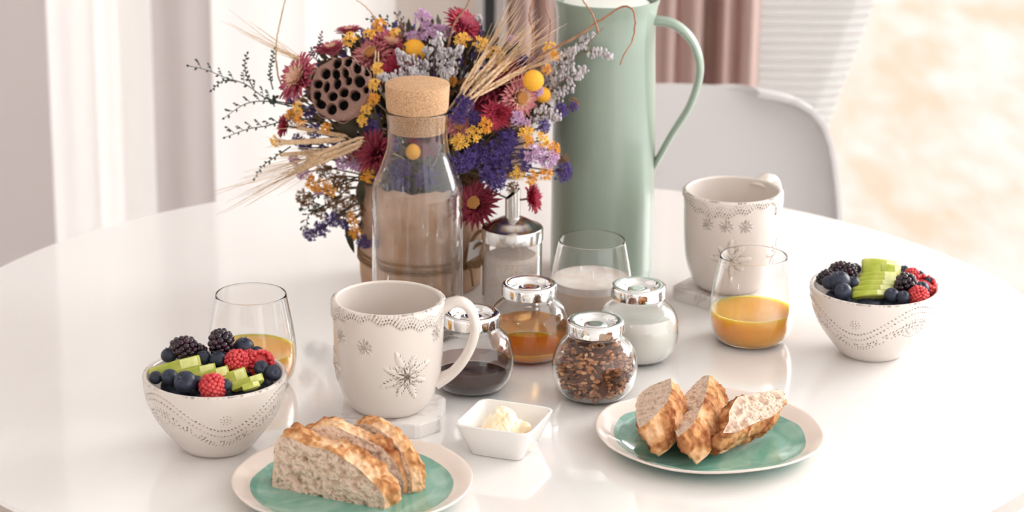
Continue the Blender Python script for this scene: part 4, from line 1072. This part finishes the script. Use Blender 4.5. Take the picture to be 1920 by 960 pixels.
for key, mt, n, fr in (('y', 'yel', 17, .33), ('Y', 'org', 18, .33), ('v', 'vio', 56, .21), ('l', 'lil', 40, .25), ('g', 'gry', 60, .085), ('b', 'brn', 44, .2)):
    CL[key] = [cluster_me(mt, n, fr, 7*q_+ord(key), .6) for q_ in range(3)]
NM = {'y': ('yellow_statice', 'yellow'), 'Y': ('orange_statice', 'orange yellow'), 'v': ('violet_statice', 'deep violet'), 'l': ('lilac_statice', 'lilac'), 'g': ('grey_statice', 'pale grey'), 'b': ('brown_statice', 'withered brown')}
cn = [0]
def cl(key, px, py, rpx, Y, where, d=None, sq_=1.0):
    cn[0] += 1; rnd = random.Random(cn[0]); d = d or ((px-790)/330+rnd.uniform(-.2, .2), (215-py)/300+rnd.uniform(-.2, .2), .9)
    t = thing(NM[key][0], NM[key][1]+' dried statice '+where, 'flower'); P = place(t, px, py, Y, rpx, d, rnd.uniform(0, 6))
    f_, b_ = CL[key][cn[0] % 3]; tag(obj('florets', f_, t), kind='stuff'); obj('branch', b_, t); stem_to(t, P+fw*.004); return t
cl('y', 656, 74, 16, 2.660, 'at the top left, above the seed pod'); cl('y', 692, 64, 13, 2.670, 'at the top left near the thin tan twig'); cl('Y', 712, 48, 15, 2.675, 'highest at the left of the top edge')
cl('y', 740, 62, 11, 2.68, 'near the dark sprig at the top left')
cl('y', 709, 128, 13, 2.610, 'in the yellow chain right of the pod, top'); cl('y', 702, 158, 12, 2.605, 'in the yellow chain right of the pod, second'); cl('Y', 700, 186, 13, 2.603, 'in the yellow chain right of the pod, third')
cl('y', 686, 205, 13, 2.600, 'in the yellow chain right of the pod, fourth'); cl('y', 680, 226, 12, 2.598, 'ending the yellow chain under the seed pod')
cl('y', 560, 200, 14, 2.625, 'left under the big magenta flower'); cl('Y', 563, 224, 14, 2.62, 'left, just above the straw ears'); cl('y', 517, 264, 12, 2.635, 'at the far left tip by the straw')
cl('Y', 612, 240, 12, 2.62, 'beneath the seed pod')
cl('y', 868, 76, 17, 2.660, 'above the carafe, left of the pale ears'); cl('y', 902, 84, 17, 2.655, 'at top centre right, left end of a row'); cl('y', 930, 102, 17, 2.648, 'at the root of the pale wheat ears'); cl('y', 943, 124, 12, 2.64, 'low on the pale wheat ears')
cl('y', 862, 266, 17, 2.597, 'hanging right of the carafe neck, leftmost'); cl('y', 888, 252, 16, 2.597, 'hanging right of the carafe neck, middle'); cl('Y', 910, 236, 15, 2.597, 'hanging right of the carafe neck, rightmost')
cl('y', 985, 246, 18, 2.605, 'in the right yellow group, upper left'); cl('y', 1016, 262, 18, 2.605, 'in the right yellow group, middle'); cl('Y', 1037, 280, 16, 2.605, 'in the right yellow group, lower right'); cl('Y', 990, 266, 13, 2.60, 'in the right yellow group, lower left')
cl('y', 972, 322, 16, 2.605, 'above the dispenser spout, left'); cl('Y', 996, 332, 16, 2.605, 'above the dispenser spout, middle'); cl('Y', 1022, 325, 15, 2.607, 'above the dispenser spout, right')
cl('y', 1032, 92, 15, 2.655, 'beside the jug rim at upper right'); cl('Y', 1040, 105, 10, 2.652, 'touching the jug at upper right'); cl('Y', 1024, 130, 11, 2.64, 'above the golden ball flower')
cl('Y', 590, 342, 19, 2.640, 'drooping at the lower left, left one'); cl('Y', 618, 352, 17, 2.640, 'drooping at the lower left, right one'); cl('Y', 662, 408, 14, 2.640, 'near the bottom left beside the carafe'); cl('Y', 668, 436, 16, 2.640, 'lowest beside the carafe')
cl('Y', 690, 328, 16, 2.62, 'touching the carafe shoulder at left')
cl('v', 872, 192, 20, 2.605, 'right of the cork'); cl('v', 860, 216, 19, 2.605, 'right below the cork'); cl('v', 890, 222, 16, 2.61, 'between cork and crimson flower')
cl('v', 905, 292, 30, 2.615, 'in the dark patch right of the carafe, upper'); cl('v', 938, 276, 28, 2.612, 'under the bright crimson flower'); cl('v', 868, 300, 26, 2.60, 'touching the carafe shoulder at right'); cl('v', 938, 306, 26, 2.615, 'in the dark patch above the spout')
cl('v', 955, 262, 20, 2.605, 'left of the right yellow group'); cl('v', 930, 338, 22, 2.597, 'just left of the spout tip'); cl('v', 912, 330, 16, 2.60, 'up left of the spout tip'); cl('v', 1055, 322, 21, 2.635, 'sticking out to the right over the jug, lower')
cl('v', 982, 292, 17, 2.602, 'amid the right yellow and lilac group'); cl('v', 985, 312, 13, 2.602, 'just above the yellow spray at the spout'); cl('v', 1018, 238, 15, 2.61, 'above the right yellow group'); cl('v', 1050, 208, 17, 2.625, 'sticking out to the right over the jug, upper'); cl('v', 1074, 200, 11, 2.63, 'outermost right tip')
cl('v', 800, 330, 26, 2.63, 'seen through the carafe shoulder, right'); cl('v', 745, 318, 26, 2.63, 'seen through the carafe shoulder, left'); cl('v', 745, 352, 24, 2.63, 'seen through the carafe body, left'); cl('v', 790, 245, 20, 2.64, 'seen through the carafe neck')
cl('v', 582, 438, 16, 2.640, 'at the lowest left tip'); cl('v', 604, 428, 18, 2.640, 'at the lower left, second from the tip'); cl('v', 625, 410, 18, 2.640, 'at the lower left, third from the tip'); cl('v', 648, 420, 13, 2.645, 'at the lower left, nearest the orange florets')
cl('v', 682, 452, 17, 2.635, 'lowest beside the vase'); cl('v', 592, 248, 18, 2.635, 'behind the straw ears'); cl('v', 560, 262, 14, 2.65, 'left between the straw ears'); cl('v', 580, 212, 15, 2.65, 'left below the pod edge'); cl('v', 697, 240, 18, 2.62, 'below the seed pod at right'); cl('v', 630, 262, 16, 2.65, 'under the seed pod')
cl('v', 985, 118, 17, 2.66, 'between the pale ears and the twig'); cl('v', 800, 145, 20, 2.69, 'behind the cork, among grey sprigs'); cl('v', 545, 190, 12, 2.66, 'under the large magenta flower'); cl('v', 735, 270, 14, 2.61, 'at the left of the carafe neck')
cl('l', 792, 34, 19, 2.690, 'topmost at the centre'); cl('l', 805, 62, 22, 2.685, 'at the top, below the topmost one'); cl('l', 775, 72, 18, 2.685, 'at the top, left of centre'); cl('l', 828, 60, 17, 2.69, 'at the top, left of the crimson flower'); cl('l', 752, 88, 14, 2.69, 'at the top left of the orange ball')
cl('l', 1003, 288, 24, 2.600, 'at right centre, larger left bloom'); cl('l', 1028, 296, 22, 2.602, 'at right centre, right bloom'); cl('l', 968, 222, 15, 2.605, 'right of the bright crimson flower'); cl('l', 985, 232, 12, 2.605, 'above the right yellow group')
cl('l', 645, 304, 18, 2.625, 'below the straw ears, left bloom'); cl('l', 672, 308, 16, 2.625, 'below the straw ears, right bloom'); cl('l', 568, 322, 17, 2.640, 'at the left under the straw ears'); cl('l', 552, 298, 13, 2.640, 'at the far left under the straw'); cl('l', 596, 356, 12, 2.65, 'behind the drooping orange florets')
cl('l', 556, 180, 12, 2.635, 'just under the left magenta flower'); cl('l', 958, 76, 12, 2.67, 'at the top beside the wheat awns'); cl('l', 1010, 170, 11, 2.62, 'right under the golden ball flower')
cl('b', 572, 370, 20, 2.65, 'at the outer lower left'); cl('b', 640, 340, 24, 2.65, 'under the lilac blooms at left'); cl('b', 625, 375, 20, 2.655, 'in the lower left tangle'); cl('b', 655, 375, 22, 2.65, 'in the tangle near the carafe'); cl('b', 610, 318, 20, 2.65, 'under the straw ears')
cl('b', 930, 330, 20, 2.63, 'behind the violet florets at the spout'); cl('b', 1055, 300, 14, 2.65, 'behind the outer right violet'); cl('b', 960, 350, 14, 2.62, 'just behind the spout'); cl('b', 1075, 195, 13, 2.64, 'at the right tip over the jug'); cl('b', 690, 390, 20, 2.655, 'left of the carafe body'); cl('b', 686, 425, 18, 2.66, 'left of the carafe body, low')

cl('v', 553, 218, 17, 2.66, 'left rim, between the small crimson flower and the pod'); cl('v', 575, 275, 18, 2.66, 'left, behind the lower straw ear'); cl('v', 610, 285, 18, 2.665, 'under the straw ears, centre'); cl('v', 655, 250, 20, 2.64, 'between the broad olive leaves')
cl('l', 590, 300, 15, 2.655, 'left, just under the lower straw ear'); cl('Y', 545, 215, 12, 2.64, 'at the left rim beside the small crimson flower'); cl('v', 965, 150, 15, 2.655, 'behind the large dark red strawflower'); cl('Y', 845, 150, 13, 2.66, 'right of the cork among the grey sprigs')
cl('b', 600, 395, 18, 2.66, 'at the lower left, behind the dangling dark sprig'); cl('b', 640, 400, 20, 2.665, 'at the lower left beside the orange florets'); cl('v', 660, 440, 14, 2.66, 'low at the left of the vase top'); cl('b', 880, 345, 22, 2.65, 'behind the right edge of the carafe')
# feathery grey sea-lavender sprigs
def spray(px0, py0, px1, py1, Y, label, mt='gry', w_=.5, n=26, fr=.0016, name='grey_sea_lavender', cat='dried sprig', dY=0.0):
    A = atY(px0, py0, Y+.012); B = atY(px1, py1, Y+dY); L = (B-A).length; t = thing(name, label, cat, tuple(A)); rnd = random.Random(int(px0+py1*3)); s = MB(); f_ = MB()
    D = B-A; side = D.cross(fw).normalized(); dep_ = D.cross(side).normalized(); s.tube([Vector((0, 0, 0)), D*.5+side*L*.06, D], [.0008, .0006, .0003], 5)
    for i_ in range(n):
        u = .15+.85*i_/n; p = D*u+side*L*.06*sin(pi*u); sg_ = 1 if i_ % 2 else -1; ln = L*w_*(1.05-u)*rnd.uniform(.5, 1)
        q = p+side*sg_*ln*.8+D.normalized()*ln*.6+dep_*ln*rnd.uniform(-.5, .5); s.tube([p, q], .0003, 3)
        for k_ in range(5):
            c = p.lerp(q, .35+.65*k_/4)+Vector([rnd.uniform(-1, 1)*fr for _ in range(3)]); f_.ball(c, fr*rnd.uniform(.6, 1.1), 5, 4, 0, (1, 1, 1.5))
    obj('stalk', s.mesh('stalk', [M['stem']]), t); tag(obj('florets', f_.mesh('florets', [M[mt]]), t), kind='stuff'); STEMK[0] += 1
    b = MB(); Q = mouth(STEMK[0])-A; b.tube([(0, 0, 0), Q*.4+Vector((0, .02, 0)), Q], .0008, 4); obj('stem', b.mesh('stem', [M['stem']]), t); return t
spray(800, 160, 745, 92, 2.640, 'pale grey sea lavender sprig leaning left above the cork'); spray(805, 160, 770, 128, 2.630, 'grey sea lavender sprig closest to the left of the cork'); spray(815, 155, 825, 62, 2.640, 'tall pale grey sea lavender sprig upright over the cork')
spray(815, 150, 868, 88, 2.638, 'grey sea lavender sprig leaning right above the cork'); spray(820, 150, 848, 132, 2.630, 'grey sea lavender sprig right above the edge of the cork'); spray(770, 155, 708, 140, 2.625, 'grey sea lavender sprig across the deep crimson flower')
spray(1010, 190, 1102, 128, 2.640, 'grey sea lavender sprig spreading over the upper jug'); spray(1010, 195, 1080, 90, 2.650, 'grey sea lavender sprig rising beside the jug'); spray(985, 215, 1052, 222, 2.615, 'pale grey sea lavender sprig right of the pink flower')
spray(870, 110, 900, 30, 2.700, 'grey sea lavender sprig behind the top crimson flower'); spray(1040, 120, 1095, 85, 2.660, 'thin grey sprig on the twig in front of the jug', n=10, w_=.3); spray(1080, 92, 1118, 62, 2.655, 'tiny pale sprig on the twig tip over the jug', n=8, w_=.3)
spray(1095, 96, 1148, 108, 2.65, 'arching grey sprig under the twig over the jug', n=12, w_=.3); spray(870, 170, 925, 140, 2.63, 'grey sea lavender sprig below the pale ears', n=16)

# dark leafy sprigs
def leafy(path, Y, label, mt='dkleaf', lw=.0042, n=13, name='dark_leafy_sprig', side_l=.0, curl=0):
    P = [atY(x, y, Y+.0006*i_) for i_, (x, y) in enumerate(path)]; A = P[0].copy(); sp_ = spline([tuple(p-A) for p in P], 30)
    t = thing(name, label, 'dried sprig', tuple(A)); s = MB(); s.tube(sp_, [.0008*(1-.6*k_/29) for k_ in range(30)], 5); lf = []; rnd = random.Random(int(path[-1][0]))
    obj('stalk', s.mesh('stalk', [M[mt]]), t); g_ = MB()
    for i_ in range(n):
        k_ = int(6+23*i_/n); p = Vector(sp_[min(k_, 29)]); d = (Vector(sp_[min(k_+1, 29)])-Vector(sp_[max(k_-1, 0)])).normalized(); sd = d.cross(fw).normalized()*(1 if i_ % 2 else -1)
        if side_l and i_ % 2 == 0:
            q = p+sd*side_l*rnd.uniform(.5, 1)+d*side_l*.5; g_.tube([p, q], .0004, 4)
            for w__ in (.45, .75, 1.0): leaf(g_, p.lerp(q, w__), (d+sd*rnd.uniform(-.6, .9)).normalized(), sd, lw*rnd.uniform(.6, 1), rnd)
        else:
            leaf(g_, p, (d*.8+sd*.9).normalized(), sd, lw*rnd.uniform(.7, 1.1), rnd)
    leaf(g_, Vector(sp_[29]), d, sd, lw, rnd)
    tag(obj('leaves', g_.mesh('leaves', [M[mt]]), t), kind='stuff'); return t
def leaf(g_, p, d, sd, L, rnd):
    w_ = d.cross(fw).normalized()*L*.32; up_ = -fw*L*.12*rnd.uniform(-1, 1)
    g_.add([p, p+d*L*.5+w_+up_, p+d*L*1.05, p+d*L*.5-w_+up_, p+d*L*.5-fw*L*.1], [(0, 1, 4), (1, 2, 4), (2, 3, 4), (3, 0, 4), (0, 3, 2, 1)])
leafy([(548, 195), (500, 185), (460, 158), (420, 145), (390, 132), (356, 124)], 2.655, 'longest dark sprig reaching far left, topmost of the left three', n=16, side_l=.010)
leafy([(475, 165), (462, 140), (459, 120), (463, 103)], 2.655, 'dark side twig pointing up from the longest left sprig', n=12)
leafy([(440, 152), (418, 152), (398, 168)], 2.655, 'short dark side twig hanging from the longest left sprig', n=8)
leafy([(548, 200), (500, 190), (460, 195), (422, 220)], 2.652, 'dark sprig reaching left, middle of the left three', n=12, side_l=.007)
leafy([(515, 200), (510, 187), (514, 184)], 2.652, 'small dark leaf twig near the left magenta flower', n=6, lw=.006)
leafy([(545, 220), (505, 235), (465, 242), (424, 257)], 2.650, 'dark sprig reaching left, lowest of the left three', n=12, side_l=.009)
leafy([(545, 275), (515, 295), (492, 312), (478, 333)], 2.640, 'dark curved sprig below the straw at the left', n=12)
leafy([(512, 168), (506, 140), (510, 115), (514, 95)], 2.660, 'upright dark sprig left of the magenta flower', n=16)
leafy([(592, 112), (598, 92), (603, 64)], 2.670, 'small mauve sprig upright above the left magenta flower', 'mauve', n=12)
leafy([(590, 110), (583, 96), (586, 92)], 2.672, 'tiny mauve side sprig beside the upright mauve one', 'mauve', n=6)
leafy([(775, 95), (745, 60), (720, 40), (692, 36)], 2.690, 'dark grey sprig at the top left above the magenta flowers', n=14, side_l=.006)
leafy([(760, 75), (750, 45), (742, 28)], 2.695, 'thin dark sprig at the top, left of the lilac florets', 'mauve', n=7, side_l=.006)
leafy([(640, 372), (600, 365), (570, 395), (562, 372)], 2.650, 'dark sprig with small leaves at the lower left', n=12, side_l=.006)
leafy([(620, 380), (595, 392), (578, 405), (575, 432)], 2.650, 'dark dangling sprig above the lower violet florets', n=12, side_l=.006)
def big_leaf(a, b, Y, wpx, label, name='olive_leaf'):
    A = atY(*a, Y); B = atY(*b, Y); D = B-A; sd = D.cross(fw).normalized()*wpx*2.8/FPX; V = []; F = []
    for i_ in range(9):
        u = i_/8; w_ = sin(pi*min(u*.95+.03, 1))**.8; c = D*u-fw*.006*sin(pi*u); V += [c-sd*w_+fw*-.002*w_, c, c+sd*w_+fw*-.002*w_]
    for i_ in range(8):
        for s_ in (0, 1): F.append((3*i_+s_, 3*i_+1+s_, 3*i_+4+s_, 3*i_+3+s_))
    o = obj(name, mesh(name, V, F, True, [M['olive']]), loc=A); tag(o, label, 'leaf'); return o
big_leaf((648, 420), (664, 474), 2.645, 6, 'dark pointed leaf hanging low left of the carafe'); big_leaf((678, 335), (676, 385), 2.640, 9, 'dark green leaf left of the carafe shoulder')
big_leaf((700, 210), (690, 275), 2.63, 22, 'broad olive leaf under the seed pod at right'); big_leaf((665, 220), (640, 268), 2.635, 18, 'broad olive leaf under the seed pod'); big_leaf((770, 360), (765, 300), 2.655, 12, 'broad olive leaf behind the carafe body'); big_leaf((860, 340), (862, 390), 2.63, 10, 'dry olive leaf behind the right edge of the carafe')

# straw ears with awns
def ear(a, b, Y, Yb, wpx, awns, label, spread=.22, mt='straw', awn_len=1.1):
    A = atY(*a, Y); B = atY(*b, Yb); D = B-A; L = D.length; t = thing('barley_ear', label, 'barley', tuple(A)); rnd = random.Random(int(a[0]+b[1])); g_ = MB(); w_ = MB(); d = D.normalized(); sd = d.cross(fw).normalized(); dp = d.cross(sd)
    W = wpx*2.7/FPX
    for i_ in range(26):
        u = i_/26; s_ = (1 if i_ % 2 else -1); ww = W*(.55+.45*sin(pi*min(1, u+.2)))
        c = D*u+sd*s_*ww*.5+dp*rnd.uniform(-.4, .4)*ww; rot = (d+sd*s_*.22).to_track_quat('Z', 'Y').to_matrix()
        g_.ball(c, L*.085, 6, 5, 0, (.30, .30, 1), rot)
    for i_ in range(awns):
        u = rnd.uniform(.15, 1); c = D*u; q = c+d*L*awn_len*rnd.uniform(.7, 1.25)+sd*L*spread*rnd.uniform(-1, 1)*(1.2)+dp*L*spread*rnd.uniform(-.6, .6)
        w_.tube([c, c.lerp(q, .5)+sd*rnd.uniform(-.002, .002), q], [.00042, .00035, .00012], 3)
    tag(obj('grains', g_.mesh('grains', [M[mt]]), t), kind='stuff'); tag(obj('awns', w_.mesh('awns', [M[mt]]), t), kind='stuff'); STEMK[0] += 1
    b_ = MB(); Q = mouth(STEMK[0])-A; b_.tube([(0, 0, 0), Q*.4+Vector((0, .02, 0)), Q], .0010, 4); obj('stem', b_.mesh('stem', [M[mt]]), t); return t
ear((676, 262), (575, 300), 2.600, 2.615, 9, 22, 'thick straw barley ear pointing left, uppermost of the left pair', .25, awn_len=1.2)
ear((672, 272), (560, 318), 2.602, 2.618, 7, 18, 'straw barley ear pointing left and down, lower of the left pair', .2, awn_len=1.5)
ear((640, 262), (525, 268), 2.615, 2.630, 4, 9, 'slim straw ear lying level at the left', .1, awn_len=.4); ear((645, 255), (560, 240), 2.62, 2.635, 4, 8, 'slim straw ear slanting up at the left', .15, awn_len=.5)
ear((636, 282), (530, 290), 2.63, 2.635, 3, 7, 'thin straw ear between the barley pair and the lilac florets', .1, awn_len=.4)
ear((610, 142), (548, 104), 2.640, 2.655, 7, 12, 'peach barley ear pointing up left over the magenta flower', .18, awn_len=1.8)
ear((705, 145), (707, 96), 2.640, 2.650, 9, 0, 'plump tan ear standing right of the seed pod', .2)
ear((872, 178), (930, 108), 2.605, 2.625, 10, 24, 'broad pale wheat ear leaning right above the violet florets', .22, awn_len=1.3)
ear((884, 180), (955, 112), 2.600, 2.620, 10, 24, 'pale wheat ear right of the broad one, more slanting', .22, awn_len=1.2); ear((866, 170), (915, 92), 2.61, 2.635, 6, 16, 'pale wheat ear most upright of the right bunch', .18, awn_len=1.4)
ear((900, 175), (985, 128), 2.603, 2.62, 6, 16, 'pale wheat ear lowest of the right bunch', .2, awn_len=.9)

# twigs
def twig(path, Y, r, label, mt='twig', Y2=None):
    n_ = len(path); P = [atY(x, y, Y+((Y2 if Y2 else Y)-Y)*i_/(n_-1)) for i_, (x, y) in enumerate(path)]; A = P[0].copy(); sp_ = spline([tuple(p-A) for p in P], 40)
    rnd = random.Random(int(path[0][0])); b = MB(); b.tube([Vector(q)+Vector([rnd.uniform(-1, 1)*r*.35 for _ in range(3)]) for q in sp_], [r*(1-.55*k_/39)*rnd.uniform(.85, 1.15) for k_ in range(40)], 7)
    o = obj('curly_twig', b.mesh('curly_twig', [M[mt]]), loc=A); tag(o, label, 'twig'); return o
twig([(560, 210), (530, 165), (518, 120), (519, 75), (526, 40), (538, -10), (560, -60)], 2.66, .0011, 'thin tan twig curving up out of the frame at the left', 'ttan')
twig([(712, 110), (712, 70), (704, 38), (685, 12), (655, -10)], 2.68, .0011, 'thin tan twig arching over the magenta flowers', 'ttan')
twig([(835, 110), (850, 48), (868, 22), (890, -15)], 2.665, .0014, 'short brown twig crossing the crimson top flower'); twig([(965, 175), (985, 130), (999, 95), (1000, 62), (993, 30), (1003, -20)], 2.650, .0017, 'thick reddish twig wavering upward left of the jug')
twig([(985, 145), (1010, 110), (1050, 85), (1092, 62), (1125, 38), (1160, 16), (1180, 12), (1190, 30), (1190, 55), (1183, 82), (1170, 100), (1163, 122)], 2.635, .0016, 'long brown twig reaching across the jug and hooking down', Y2=2.60)
twig([(1122, 62), (1112, 28), (1098, 8), (1085, -15)], 2.62, .0013, 'brown twig coming down from above in front of the jug rim'); twig([(1005, 150), (1024, 95), (1032, 45), (1022, 10), (1030, -20)], 2.66, .0010, 'thin reddish twig just left of the jug')
twig([(1100, 98), (1108, 78), (1130, 52)], 2.628, .0008, 'fine greyish twig linking the sprigs over the jug', 'stem')
# dark filler foliage in the heart of the bouquet
rnd = random.Random(9); g_ = MB(); A = Vector((VX+.004, VY+.022, TZ+.190))
for i_ in range(4200):
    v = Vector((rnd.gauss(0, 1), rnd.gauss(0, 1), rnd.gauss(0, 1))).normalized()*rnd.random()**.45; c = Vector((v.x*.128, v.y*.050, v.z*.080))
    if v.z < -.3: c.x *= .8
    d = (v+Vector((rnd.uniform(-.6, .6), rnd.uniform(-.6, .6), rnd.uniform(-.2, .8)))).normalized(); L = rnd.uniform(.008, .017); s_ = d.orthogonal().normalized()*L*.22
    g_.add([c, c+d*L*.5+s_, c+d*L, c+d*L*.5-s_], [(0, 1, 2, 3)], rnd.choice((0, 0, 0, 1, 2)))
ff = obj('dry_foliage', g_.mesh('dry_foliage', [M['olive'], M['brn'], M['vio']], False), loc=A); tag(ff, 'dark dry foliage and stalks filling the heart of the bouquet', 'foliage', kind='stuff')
g_ = MB()
for i_ in range(70):
    a = i_*2.4; r_ = .05*sqrt((i_+.5)/70); g_.tube([(r_*cos(a)*.9, r_*sin(a)*.9, -.10), (r_*cos(a)*1.2, r_*sin(a)*.9-.012, -.05), (r_*cos(a)*1.7, r_*sin(a)-.010, .01)], .0012, 4)
obj('stalks', g_.mesh('stalks', [M['stem']]), ff)
